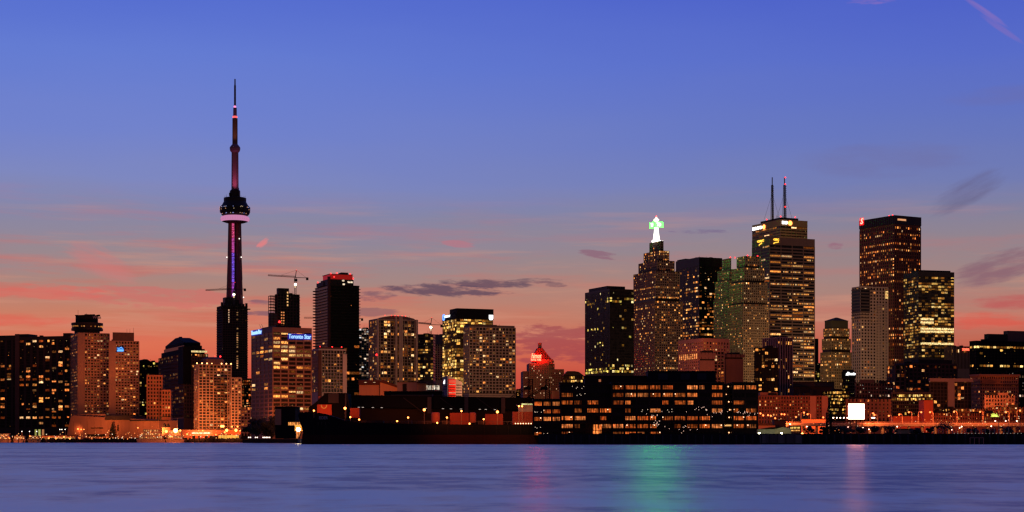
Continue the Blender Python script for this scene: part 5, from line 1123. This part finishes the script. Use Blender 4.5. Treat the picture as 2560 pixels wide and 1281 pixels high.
for (px, y) in ((1975, 1061), (2017, 1067), (2120, 1068), (2157, 1070), (2172, 1074), (2243, 1067), (2399, 1070), (2404, 1067), (2478, 1066), (2488, 1053), (2514, 1053), (2542, 1053), (2380, 1075)):
    street_lamp(px, y, 1050, 'small pinkish lamp among the trees below the expressway', 'small lamps below the expressway', 1, z0=4.5, r_=.35, mat=glow((1, .5, .35), 10))
# quay bollards with lights and goal-like frame
for j in range(20):
    o = cube('bollard_light', glow((.7, .65, .55), .6), None, X(2384+j*8.8, 885), X(2384+j*8.8, 885)+.22, 884, 884.2, 5.6, 5.9); tag(o, 'tiny pale light on the dark quay edge at the right', 'light', 'tiny lights along the right quay')
for j in range(17):
    o = cube('fence_post', wall((.45, .38, .33)), None, X(2334+j*11.7, 960), X(2334+j*11.7, 960)+.3, 960, 960.3, 5.6, 8.6); tag(o, 'pale upright post on the dark right quay', 'post', 'row of pale posts on the right quay')
r = thing('steel_goal_frame', 'thin pink lit open steel frame standing on the right quay', 'frame', (X(2422, 872), 869.6, 0)); mb = MB()
for j in range(4): mb.bar((j*2.3, 0, .2), (j*2.3, 0, Z(1095, 872)), .09)
mb.bar((0, 0, Z(1095, 872)), (6.9, 0, Z(1095, 872)), .09).build('frame_bars', wall((.7, .3, .22)), r)

# ================================================================== TREES
def leafy(name, label, px, d, y0, y1, wpx, z0, colr=(.035, .05, .02), n=900, cone=False, group=None, leaf=.55):
    r = thing(name, label, 'tree', (X(px, d), d, z0), 0, group); H = Z(y1, d)-z0; Rw = wpx*d/F/2; rn = random.Random(int(px*3))
    key = ('leaf', colr)
    if key not in MC:
        m = bpy.data.materials.new('foliage'); m.use_nodes = True; q = NT(m.node_tree); b = q.n['Principled BSDF']; ge = q.node('ShaderNodeNewGeometry').outputs['Position']
        f = q.maprange(q.noise(ge, .8, 3), .3, .7, .5, 1.6); q.l.new(q.mix(1.0, (*colr, 1), q.comb(f, f, f), 'MULTIPLY'), b.inputs['Base Color']); b.inputs['Roughness'].default_value = .7; MC[key] = m
    tr = MB().lathe([(H*.035+.12, 0), (H*.022+.08, H*.4), (.06, H*.9)], 7)
    for i in range(6):
        a = rn.uniform(0, 6.28); zz_ = H*rn.uniform(.3, .55); tr.bar((0, 0, zz_), (Rw*.6*math.cos(a), Rw*.6*math.sin(a), zz_+H*.22), .12)
    tr.build('trunk', wall((.05, .035, .025)), r)
    mb = MB(); cl = [(rn.gauss(0, .42)*Rw, rn.gauss(0, .42)*Rw, H*rn.uniform(.38, .88), rn.uniform(.22, .42)*Rw) for _ in range(12)]
    for i in range(n):
        if cone:
            t_ = rn.random()**.8; rr = Rw*(1-t_)*rn.uniform(.5, 1.08)*(1+.15*math.sin(t_*40)); a = rn.uniform(0, 6.28); p = Vector((rr*math.cos(a), rr*math.sin(a), H*(.1+.9*t_)))
        else:
            c = rn.choice(cl); v = Vector((rn.gauss(0, 1), rn.gauss(0, 1), rn.gauss(0, 1))); v.normalize(); v *= c[3]*rn.uniform(.55, 1.12); p = Vector(c[:3])+v*Vector((1, 1, .8)).x; 
            p = Vector((c[0]+v.x, c[1]+v.y, min(H, c[2]+v.z*.85)))
        u = Vector((rn.gauss(0, 1), rn.gauss(0, 1), rn.gauss(0, 1))).normalized(); w = u.orthogonal().normalized()*leaf*rn.uniform(.6, 1.2); u = u*leaf*rn.uniform(.6, 1.2)
        n0 = len(mb.v); mb.v += [tuple(p-u), tuple(p-w*.6), tuple(p+u), tuple(p+w*.6)]; mb.f.append((n0, n0+1, n0+2, n0+3))
    mb.build('crown', MC[key], r)
leafy('dark_tree', 'left of the two big dark trees before the newspaper tower', 640, 1475, 1105, 1046, 52, 3, (.012, .014, .008), 2600, leaf=.8)
leafy('dark_tree', 'taller right one of the two big dark trees before the newspaper tower', 679, 1470, 1105, 1036, 58, 3, (.012, .014, .008), 3200, leaf=.8)
leafy('dark_tree', 'low dark tree filling the gap under the two big dark trees', 660, 1465, 1105, 1062, 76, 3, (.012, .014, .008), 2200, leaf=.8)
leafy('conifer', 'dark pointed conifer before the hotel podium', 281, 1780, 1095, 1056, 21, 3, (.01, .014, .008), 1400, cone=True, leaf=.55)
G2 = 'trees on the quay below the expressway'
for i, (px, y, w, lb) in enumerate(((2022, 1066, 34, 'dark round tree right of the small warehouse'), (2060, 1068, 26, 'dark tree behind the lattice crane mast'), (2110, 1066, 40, 'brownish tree left of the billboard'), (2150, 1068, 34, 'tree below the right edge of the billboard'), (2186, 1066, 36, 'olive tree right of the billboard'), (2226, 1064, 28, 'dark tree by the right double lamp'), (2292, 1070, 32, 'dark tree behind the white trailer'), (2325, 1066, 24, 'tree between the trailer and the large dark tree'), (2362, 1057, 62, 'largest dark domed tree below the expressway'), (2432, 1070, 36, 'low tree right of the largest domed tree'), (2470, 1072, 40, 'low dark tree near the right group of posts'), (2520, 1068, 46, 'low dark tree at the right edge'))):
    leafy('quay_tree', lb, px, 1010+i*3, 1090, y, w, 5, (.05, .055, .025) if 'oliv' in lb or 'brown' in lb else (.022, .026, .014), 1100, group=None, leaf=.4)
leafy('brick_front_tree', 'dark domed tree in front of the orange brick apartments', 2002, 1200, 1060, 1026, 48, 4, (.02, .02, .012), 1500, leaf=.5)
# lit palm
r = thing('lit_palm', 'small bright yellow green lit palm sign above the expressway at right', 'sign', (X(2487, 1150), 1150, 0)); mb = MB(); z_ = Z(1042, 1150)
for i in range(14):
    a = math.radians(-10+i*200/13); L_ = random.uniform(1.6, 2.8); mb.bar((0, 0, z_), (L_*math.cos(a)*1.2, 0, z_+L_*.8*math.sin(a)+.3), .13)
mb.build('fronds', glow((.62, .75, .10), 1.6), r); MB().bar((0, 0, GZ), (0, 0, z_), .2).build('trunk', cDark, r)

# ================================================================== LEFT QUAY: boats, terminal, lamps
boatm = wall((.34, .22, .16))
def boat(px0, px1, d, label, decks=2, ytop=1082, mastp=None):
    r = thing('passenger_boat', label, 'boat', (X(px0, d), d, 0), 0); L_ = (px1-px0)*d/F
    MB().prism([(1.2, .0), (L_-.8, .0), (L_, 3.2), (L_*.6, 2.6), (0, 3.6)], -3, 3).build('hull', boatm, r); H = Z(ytop, d)-3.2; rn = random.Random(int(px0))
    for k_ in range(decks):
        z0 = 3.0+k_*H/decks; z1 = z0+H/decks; i_ = .1+.07*k_
        cube('cabin', boatm, r, L_*i_, L_*(1-i_), -2.4+.3*k_, 2.4-.3*k_, z0, z1-.15); cube('deck_roof', wall((.6, .42, .3)), r, L_*(i_-.03), L_*(1.03-i_), -2.9, 2.9, z1-.18, z1)
        nw = max(3, int(L_*(1-2*i_)/2))
        for j in range(nw): cube('cabin_window', M_OBJ, r, L_*i_+.3+j*(L_*(1-2*i_)/nw), L_*i_+1.4+j*(L_*(1-2*i_)/nw), -2.6+.3*k_, -2.35+.3*k_, z0+(z1-z0)*.35, z0+(z1-z0)*.78, dimmed((1, .45, .14), rn.uniform(.15, 1.0)))
    if mastp: MB().bar((L_*.6, 0, 3), (L_*.6, 0, Z(mastp, d)), .15).build('mast', boatm, r)
boat(-8, 30, 1722, 'white double deck boat moored at the far left edge', 2, 1084); boat(34, 66, 1720, 'small white boat second from the left edge', 1, 1090); boat(70, 104, 1722, 'third small white boat moored left of the orange quay shed', 2, 1089)
boat(342, 415, 1715, 'large orange lit passenger boat moored left of the bright orange lamp', 3, 1073); boat(415, 462, 1716, 'orange lit boat with tall mast beside the bright orange lamp', 2, 1076, 1046)
oro = wall((.62, .30, .16))
r = boxb('quay_shed', 'long low orange lit quay shed left of the hotel podium', 104, 190, 1090, 1740, oro, 8, z0=3)
for j in range(12): cube('lit_panel', M_OBJ, r, 2+j*2.7, 3.8+j*2.7, -.4, -.05, Z(1099, 1740), Z(1094, 1740), dimmed((1, .5, .14), random.uniform(.1, 1.2)))
r = boxb('ferry_terminal', 'long low orange lit terminal building with script neon lettering', 455, 590, 1075, 1735, wall((.65, .28, .15)), 10, z0=3); w_, D_, zt = r['dims']
sign('neon_script', 'cream neon script lettering along the low terminal roof', r, w_*.18, w_*.52, Z(1083, 1735), 1.8, 'where your shindig', glow((1, .8, .5), 2), off=.8, shear=.3, bold=.03)
for j in range(22):
    cube('door_bay', cBlk if random.random() < .6 else wall((.6, .12, .06)), r, w_*.14+j*1.45, w_*.14+j*1.45+1.2, -.5, -.05, 3.2, Z(1090, 1735))
cube('door_lintel', glow((1, .45, .12), .7), r, w_*.1, w_*.55, -.6, -.4, Z(1090, 1735), Z(1089, 1735))
r = boxb('yellow_billboard', 'long bright yellow lit hoarding on the left quay', 546, 597, 1088, 1726, wall((.5, .3, .1)), 1.0, z0=Z(1099, 1726), cat='hoarding'); cube('lit_face', glow((1, .48, .07), 1.0), r, .2, 20.4, -.2, -.02, Z(1099, 1726), Z(1088.5, 1726))
r = thing('red_canopy', 'red lit pointed canopy roof right of the low terminal', 'canopy', (X(560, 1730), 1730, 0)); q_ = lambda px: (px-560)*1730/F
MB().prism([(0, Z(1087, 1730)), (q_(610), Z(1087, 1730)), (q_(628), Z(1083, 1730)), (q_(624), Z(1078, 1730)), (q_(612), Z(1074, 1730)), (q_(585), Z(1076, 1730)), (0, Z(1080, 1730))], 0, 12).build('roof', wall((.8, .16, .06)), r)
cube('wall', cDark, r, q_(600), q_(622), 1, 10, 3, Z(1087, 1730)-.1)
r = thing('gabled_kiosk', 'small kiosk with two pointed dark gables behind the orange boats', 'kiosk', (X(405, 1750), 1750, 0)); q_ = lambda px: (px-405)*1750/F
MB().prism([(0, GZ), (q_(424), GZ), (q_(424), Z(1069, 1750)), (0, Z(1069, 1750))], 0, 6).build('wall', wall((.3, .16, .1)), r)
MB().prism([(0, Z(1069, 1750)), (q_(415), Z(1069, 1750)), (q_(410), Z(1058, 1750))], 0, 6).build('gable_roof', cBlk, r); MB().prism([(q_(415), Z(1069, 1750)), (q_(423), Z(1069, 1750)), (q_(419), Z(1059, 1750))], 0, 6).build('gable_roof', cBlk, r)
def globe(px, y, r_, label, s=18, colr=(1, .24, .045), d=1712, grp=None):
    o = thing('quay_lamp', label, 'lamp', (X(px, d), d, 0), 0, grp); cube('pole', lampm, o, -.14, .14, -.1, .1, 3, Z(y, d)); ball('bulb', glow(colr, s*(2 if r_ >= 1.2 else 1), r_ >= 1.2), o, (0, -.3, Z(y, d)), r_)
globe(439, 1077, 2.2, 'largest and brightest orange lamp on the left quay', 14); 
GL = 'orange lamps on the left quay'
for (px, y, r_) in ((416, 1079, 1.3), (451, 1077, 1.0), (554, 1066, 1.2), (558, 1066, 1.2), (567, 1076, 1.4), (590, 1076, 1.4), (580, 1067, .8), (594, 1067, .8), (507, 1077, .7), (468, 1086, .8), (425, 1092, .7), (430, 1092, .7), (562, 1081, .9), (601, 1077, .7), (160, 1093, .8), (122, 1096, .7), (195, 1073, .8), (203, 1074, .6), (75, 1091, .6), (614, 1057, .9), (345, 1070, .6), (540, 1087, .6), (498, 1083, .6), (210, 1074, .5), (24, 1096, .5), (140, 1097, .6), (175, 1097, .7)):
    globe(px, y, r_, 'small orange lamp on a post along the left quay', 4.5, grp=GL)
for (px) in (55, 74, 92, 150, 163, 155): globe(px, 1079 if px < 100 else 1074, .45, 'tiny white lamp before the dark apartment slab', 3, (1, .9, .75), grp='tiny white lamps at the foot of the apartment slab')
for i in range(3):
    o = cube('lit_pillar', glow(((.35, .42, .10), (.5, .62, .16), (.5, .22, .09))[i], .6), None, X(87+i*9, 1745), X(91+i*9, 1745), 1745, 1747, 3, Z(1074, 1745)); tag(o, ('left dim green lit pillar', 'middle brighter green lit pillar', 'right reddish lit pillar')[i]+' at the foot of the dark slab', 'pillar')
for px in (624, 641, 660, 664, 672, 696, 714):
    o = thing('twin_globe_lamp', 'low twin globe lamp under the big dark trees', 'lamp', (X(px, 1448), 1448, 0), 0, 'twin globe lamps under the big dark trees'); cube('pole', cDark, o, -.1, .1, -.1, .1, 3, Z(1094, 1448))
    for s_ in (-.75, .75): ball('globe', glow((1, .75, .6), 3), o, (s_, -.1, Z(1094, 1448)), .5)

hm = {0: MB(), 1: MB(), 2: MB()}; rn = random.Random(21)
def speck(mb, x_, y_, z_, s_):
    n = len(mb.v); mb.v += [(x_-s_, y_, z_), (x_, y_-s_, z_), (x_+s_, y_, z_), (x_, y_+s_, z_), (x_, y_, z_+s_), (x_, y_, z_-s_)]
    mb.f += [tuple(n+q for q in f) for f in ((0, 1, 4), (1, 2, 4), (2, 3, 4), (3, 0, 4), (1, 0, 5), (2, 1, 5), (3, 2, 5), (0, 3, 5))]
for i in range(190):
    px = rn.uniform(0, 612); yy = 1098-abs(rn.gauss(0, 8)); 
    if px > 350: yy = 1096-abs(rn.gauss(0, 13))
    speck(hm[rn.choice((0, 0, 1, 1, 2))], X(px, 1711), 1711, Z(max(yy, 1062), 1711), rn.uniform(.22, .6))
for i in range(150):
    px = rn.uniform(1900, 2560); yy = rn.uniform(1040, 1084)
    speck(hm[rn.choice((0, 0, 1, 2))], X(px, 1118), 1118, Z(yy, 1118), rn.uniform(.12, .3))
for i, c_ in enumerate((((1, .24, .05), 2.2), ((1, .42, .14), 2.2), ((1, .75, .5), 1.6))): hm[i].build('harbour_lights', glow(*c_), None)['kind'] = 'stuff'
rk = MB()
for i in range(260):
    px = rn.uniform(-10, 606); x_ = X(px, 1722); h_ = rn.uniform(.6, 2.0); w_ = rn.uniform(.8, 2.4); rk.lathe([(w_, 1.0), (w_*.8, 2.6+h_*.5), (w_*.35, 3+h_)], 6, x_, 1723)
rk.build('shoreline_rocks', wall((.02, .016, .014), .95), None)['kind'] = 'stuff'
for i in range(46):
    px = 20+i*12.6; o = cube('mooring_pile', cDark, None, X(px, 1716)-.25, X(px, 1716)+.25, 1716, 1716.5, -2, rn.uniform(3, 5)); tag(o, 'dark timber mooring pile along the left quay edge', 'pile', 'dark mooring piles along the left quay')
wl_ = thing('quay_wall', 'grey concrete loading wall below the small warehouse on the right quay', 'wall', (X(1900, 886), 886, 0))
for i in range(7): cube('wall_panel', wall((.10, .09, .085) if i % 3 else (.14, .13, .12)), wl_, i*3.1, i*3.1+3.0, 0, 1, .6, 5.1+(.3 if i % 2 else 0))
for i in range(60):
    o = cube('fender', wall((.035, .032, .035)), None, X(1350+i*20.5, 884), X(1350+i*20.5, 884)+.5, 886-.0, 888, .2, 5.0); tag(o, 'dark upright fender timber on the right quay wall', 'fender', 'fender timbers along the right quay wall')
for i, (px, w, h_) in enumerate(((1420, 22, 6), (1500, 16, 4), (1575, 30, 5), (1655, 40, 7), (1720, 18, 5), (1760, 44, 6), (1835, 24, 8), (2215, 18, 5), (2300, 26, 4), (2540, 30, 6))):
    r = boxb('storage_container', '%s dark low storage box from the left along the right quay' % ('first', 'second', 'third', 'fourth', 'fifth', 'sixth', 'seventh', 'eighth', 'ninth', 'tenth')[i], px, px+w, 1090-h_, 905, wall((.05, .022, .018) if i % 2 else (.03, .03, .04)), 3, z0=5.6, cat='container')

# ================================================================== CRANES
def crane(label, d, xm, ybase, yjib, xj0, xj1, yap, lampy=None, jy0=None, s=1):
    r = thing('tower_crane', label, 'crane', (X(xm, d), d, 0)); q = lambda px: (px-xm)*d/F; zb_, zj, za = Z(ybase, d), Z(yjib, d), Z(yap, d); cm = wall((.10, .075, .07)); mb = MB(); t = .22
    zj0 = Z(jy0, d) if jy0 else zj
    for sx in (-1, 1):
        for sy in (-1, 1): mb.bar((sx, sy, zb_), (sx, sy, zj), t)
    n_ = int((zj-zb_)/2.4)+1
    for i in range(n_): mb.bar((-1, -1, zb_+(zj-zb_)*i/n_), (1, -1, zb_+(zj-zb_)*(i+1)/n_), .15)
    mb.build('mast', cm, r); mb = MB()
    a_, b_ = q(xj0), q(xj1)
    mb.bar((a_, -1, zj0), (0, -1, zj), .2); mb.bar((a_, 1, zj0), (0, 1, zj), .2); mb.bar((a_, 0, zj0+1.6), (0, 0, zj+1.8), .2)
    for i in range(20):
        f0, f1 = i/20, (i+1)/20; P0 = (a_*f0, -1, zj+(zj0-zj)*f0); P1 = (a_*(f0+f1)/2, 0, zj+(zj0-zj)*f0+1.7); P2 = (a_*f1, -1, zj+(zj0-zj)*f1); mb.bar(P0, P1, .13); mb.bar(P1, P2, .13)
    mb.build('jib', cm, r); mb = MB(); zc = zj-(zj0-zj)*.35
    mb.bar((0, -1, zj), (b_, -1, zc), .28); mb.bar((0, 1, zj), (b_, 1, zc), .28); mb.build('counter_jib', cm, r)
    sg_ = 1 if b_ > 0 else -1; cube('counterweight', cDark, r, b_-2.6, b_+.5, -1.3, 1.3, zc-3.0, zc+.6)
    MB().bar((0, 0, zj), (q(xm+(1 if yap < yjib else 0)*2.5), 0, za), .45).build('apex', cm, r); ax = q(xm+2.5)
    MB().bar((ax, 0, za), (a_*.55, 0, zj+(zj0-zj)*.55+1.5), .1).bar((ax, 0, za), (b_*.9, 0, zc), .1).build('tie', cm, r)
    cube('cab', cDark, r, -1.6, 2.6, -2, 1.5, zj-5.5, zj-2.2)
    if lampy: ball('flood_bulb', glow((1, .82, .55), 9), r, (.2, -1.9, Z(lampy, d)), 1.6); cube('lit_mast', glow((1, .7, .4), .8), r, -.9, .9, -1.5, -1.2, Z(lampy+8, d), Z(lampy, d))
    ball('warning_light', REDs, r, (ax, 0, za), .5)
crane('large tower crane above the unfinished open frame tower', 2350, 738.5, 737, 694, 670, 770, 676, 712, 690)
crane('tower crane with white lamp in front of the tall concrete tower', 2430, 585, 762, 724, 514, 614, 707, 737, 727)
crane('small tower crane above the curved glass block', 2200, 1077, 838, 812, 1046, 1106, 795, 819, 809)
crane('distant tower crane half hidden behind the black tower', 2500, 880, 1000, 797, 760, 907, 785, None, 796)

# distant low blocks closing the gaps between towers
rn = random.Random(12); px = -60
FB = 'distant low blocks behind the skyline'
while px < 2620:
    w = rn.uniform(25, 60); yt = rn.uniform(1005, 1035)
    t_ = tower('distant_block', 'distant low dark block seen between nearer buildings', px, px, px+w, yt, 2750, 8, 7, cDark, G_DARK, D=30, p=.22, pal='home', sh=.3, pw=.3, yb=1075, group=FB); px += w+rn.uniform(0, 8)

# ================================================================== WASH LIGHT (added unseen spots, only some at modelled lamps, aimed to warm the fronts)
def spot(px, y, d, tx, ty, td_, power, col=(1, .36, .12), size=75, blend=1.0, rad=1.5):
    l = bpy.data.lights.new('wash_spot', 'SPOT'); l.energy = power; l.color = col; l.spot_size = math.radians(size); l.spot_blend = blend; l.shadow_soft_size = rad
    o = bpy.data.objects.new('wash_spot', l); C.objects.link(o); o.location = (X(px, d), d, Z(y, d))
    o.rotation_euler = (Vector((X(tx, td_), td_, Z(ty, td_)))-o.location).to_track_quat('-Z', 'Y').to_euler(); return o
OR = (1, .23, .055)
LIGHTS = [
 (655, 1045, 1487, 650, 1030, 1560, 2.2e4, OR, 150), (618, 1045, 1600, 618, 1040, 1640, 1.2e4, OR, 150), (960, 1010, 1030, 960, 1030, 1050, 1.5e3, OR, 150), (1040, 1012, 1030, 1040, 1032, 1050, 2.0e3, OR, 150), (1280, 1012, 1030, 1280, 1032, 1050, 1.5e3, OR, 150),  # added spots without fixtures, behind the trees and before the shed wall
 (232, 1033, 1848, 240, 930, 1885, 1.1e5, OR, 120), (315, 1036, 1845, 315, 930, 1880, 1.0e5, OR, 120), (395, 1050, 1825, 395, 990, 1855, 4e4, OR, 120), (470, 1060, 1800, 470, 980, 1950, 2.0e5, OR, 100),  # added spots, some on the podium roof, that warm the fronts behind
 # left quay
 (240, 1088, 1745, 262, 950, 1890, 9e5, OR, 100), (330, 1085, 1735, 320, 930, 1880, 6e5, OR, 90), (400, 1080, 1740, 390, 990, 1860, 4e5, OR, 100), (440, 1074, 1730, 450, 960, 1900, 7e5, OR, 90),
 (195, 1075, 1790, 200, 1075, 1802, 1.2e4, OR, 120),
 (556, 1066, 1755, 545, 1000, 1795, 9e4, OR, 130), (590, 1068, 1755, 590, 1000, 1790, 7e4, OR, 130), (505, 1068, 1752, 500, 1010, 1790, 7e4, OR, 130), (545, 1040, 1715, 545, 960, 1790, 2.0e5, OR, 110),
 (439, 1077, 1700, 430, 1090, 1722, 3.0e4, OR, 140), (380, 1070, 1695, 380, 1090, 1716, 2.5e4, OR, 140), (500, 1070, 1715, 500, 1090, 1736, 4.0e4, OR, 140), (580, 1066, 1712, 580, 1085, 1732, 4.0e4, OR, 140), (20, 1075, 1700, 40, 1092, 1722, 3.0e4, OR, 150), (120, 1080, 1720, 140, 1096, 1740, 2.5e4, OR, 140), (90, 1080, 1725, 60, 960, 1960, 1.2e5, OR, 100),
 (727, 1050, 1425, 706, 960, 1500, 1.5e5, OR, 100),
 # ship and refinery
 (811, 1030, 1035, 811, 1022, 1058, 1.0e4, OR, 120), (885, 1020, 945, 888, 1035, 957, 2.5e3, OR, 130), (1100, 1026, 938, 1100, 1045, 957, 6e3, OR, 130), (1244, 1031, 935, 1235, 1048, 956, 6e3, OR, 130), (1155, 1029, 935, 1155, 1048, 956, 6e3, OR, 130), (1300, 1017, 935, 1306, 1040, 957, 9e3, (1, .4, .16), 130),
 (746, 1074, 1140, 750, 1068, 1152, 6e3, (1, .6, .25), 150), (920, 1000, 1230, 925, 975, 1300, 7e4, OR, 100), (1010, 1000, 1220, 1020, 970, 1290, 4e4, OR, 100), (830, 1020, 1400, 835, 930, 1650, 1.6e5, OR, 100),
 (1130, 1000, 1340, 1130, 965, 1400, 2.0e4, (1, .5, .3), 120), (1000, 1000, 1500, 985, 880, 1800, 4e5, (1, .5, .25), 90), (1225, 1000, 1350, 1225, 900, 1520, 3.5e5, (1, .5, .25), 90),
 # downtown: added spots stand in for street glow
 (1640, 1000, 1700, 1640, 830, 1966, 5e5, (1, .55, .28), 80), (1730, 930, 1540, 1728, 870, 1610, 9e4, OR, 90), (1790, 960, 1450, 1800, 910, 1510, 3e4, OR, 110), (1880, 1000, 1700, 1850, 850, 1940, 2.0e5, (1, .6, .25), 80), (2000, 980, 1800, 1985, 850, 2060, 6e5, (1, .5, .2), 75),
 (1960, 640, 2180, 1960, 575, 2290, 1.2e5, (1, .5, .18), 90), (1910, 640, 2180, 1900, 575, 2300, 6e4, (1, .5, .18), 90),
 (2090, 990, 1950, 2090, 870, 2095, 2.2e5, (1, .65, .25), 90), (2175, 985, 1600, 2180, 830, 1765, 4.0e5, (1, .55, .28), 80), (1350, 985, 1950, 1355, 930, 2100, 1.4e5, OR, 90), (1340, 905, 2085, 1355, 885, 2112, 1.2e4, (1, .03, .02), 140),
 # expressway
 (1960, 1036, 1130, 1960, 1020, 1275, 9e4, OR, 130), (2045, 1040, 1150, 2045, 1020, 1275, 7e4, OR, 110), (2020, 1036, 1120, 2020, 1055, 1142, 1.2e4, OR, 150), (2180, 1035, 1130, 2180, 1020, 1290, 6e4, OR, 120), (2185, 1034, 1115, 2185, 1058, 1141, 1.2e4, OR, 150),
 (2260, 1031, 1115, 2270, 1045, 1180, 2.5e4, OR, 140), (2325, 1031, 1115, 2330, 1035, 1180, 2.5e4, OR, 140), (2385, 1030, 1115, 2390, 1050, 1175, 2.5e4, OR, 140), (2450, 1030, 1115, 2455, 1050, 1175, 2.5e4, OR, 140), (2515, 1031, 1115, 2515, 1050, 1175, 2.5e4, OR, 140),
 (2490, 1000, 1200, 2495, 970, 1362, 1.6e5, OR, 110), (2350, 1000, 1240, 2350, 960, 1320, 3e4, OR, 110),
 (1898, 1082, 898, 1915, 1082, 916, 1.2e3, (1, .95, .6), 140), (1954, 1082, 898, 1957, 1080, 916, 1.2e3, (1, .95, .55), 140), (1915, 1060, 980, 1915, 1068, 1000, 5e3, OR, 140),
]
for L in LIGHTS:
    k_ = 1.0
    if L[0] < 360 and L[5] > 1800 and L[2] > 1700: k_ = .13
    elif L[0] < 500 and L[5] > 1800: k_ = .22
    elif L[0] < 620 and L[2] < 1760 and L[0] > 480: k_ = .42
    elif L[0] > 1900 and 1100 < L[2] < 1160: k_ = .4 if L[6] < 1.5e4 else .8
    elif L[0] == 727: k_ = .6
    if L[6] < 5e4 and L[0] < 620: k_ = .5 if L[0] < 370 else (.4 if L[0] < 460 else 1.3)
    spot(*L[:6], L[6]*k_, L[7], L[8])
# violet wash on the tall tower's upper shaft by added spots
d = 2612
for (y0_, y1_, p_, c_) in ((488, 420, 7e4, (.8, .16, .45)), (358, 320, 1.2e4, (1, .35, .2)),):
    spot(587, y0_, d-22, 587, y1_, d, p_, c_, 60)
spot(1700, 560, 1900, 1810, 690, 1975, 6e4, (.42, 1, .2), 70)  # added green spot, strengthens the squares' wash on the neighbouring towers
ORD = 'first second third fourth fifth sixth seventh eighth ninth tenth eleventh twelfth thirteenth fourteenth fifteenth sixteenth seventeenth eighteenth nineteenth twentieth twenty-first twenty-second twenty-third twenty-fourth twenty-fifth twenty-sixth twenty-seventh'.split()
bpy.context.view_layer.update()
for grp, fmt in (('orange street lamps along the expressway', 'orange street lamp on curved arm pole, %s from the left beside the elevated expressway'),
                 ('orange lamps on the left quay', 'small orange lamp on a post, %s from the left along the left quay'),
                 ('orange lamps along the ship deck', 'small orange lamp post, %s from the bow along the ship deck'),
                 ('small lamps below the expressway', 'small pinkish lamp, %s from the left among the trees below the expressway'),
                 ('twin globe lamps under the big dark trees', 'low twin globe lamp, %s from the left under the big dark trees'),
                 ('row of small white lamps beside the billboard', 'small white marquee lamp, %s from the left in the billboard row'),
                 ('tiny white lamps at the foot of the apartment slab', 'tiny white lamp, %s from the left before the dark apartment slab')):
    for i, o in enumerate(sorted([o for o in C.objects if o.get('group') == grp], key=lambda o: o.location.x)): o['label'] = fmt % ORD[i]
for o in bpy.data.objects:
    if 'dims' in o.keys(): del o['dims']
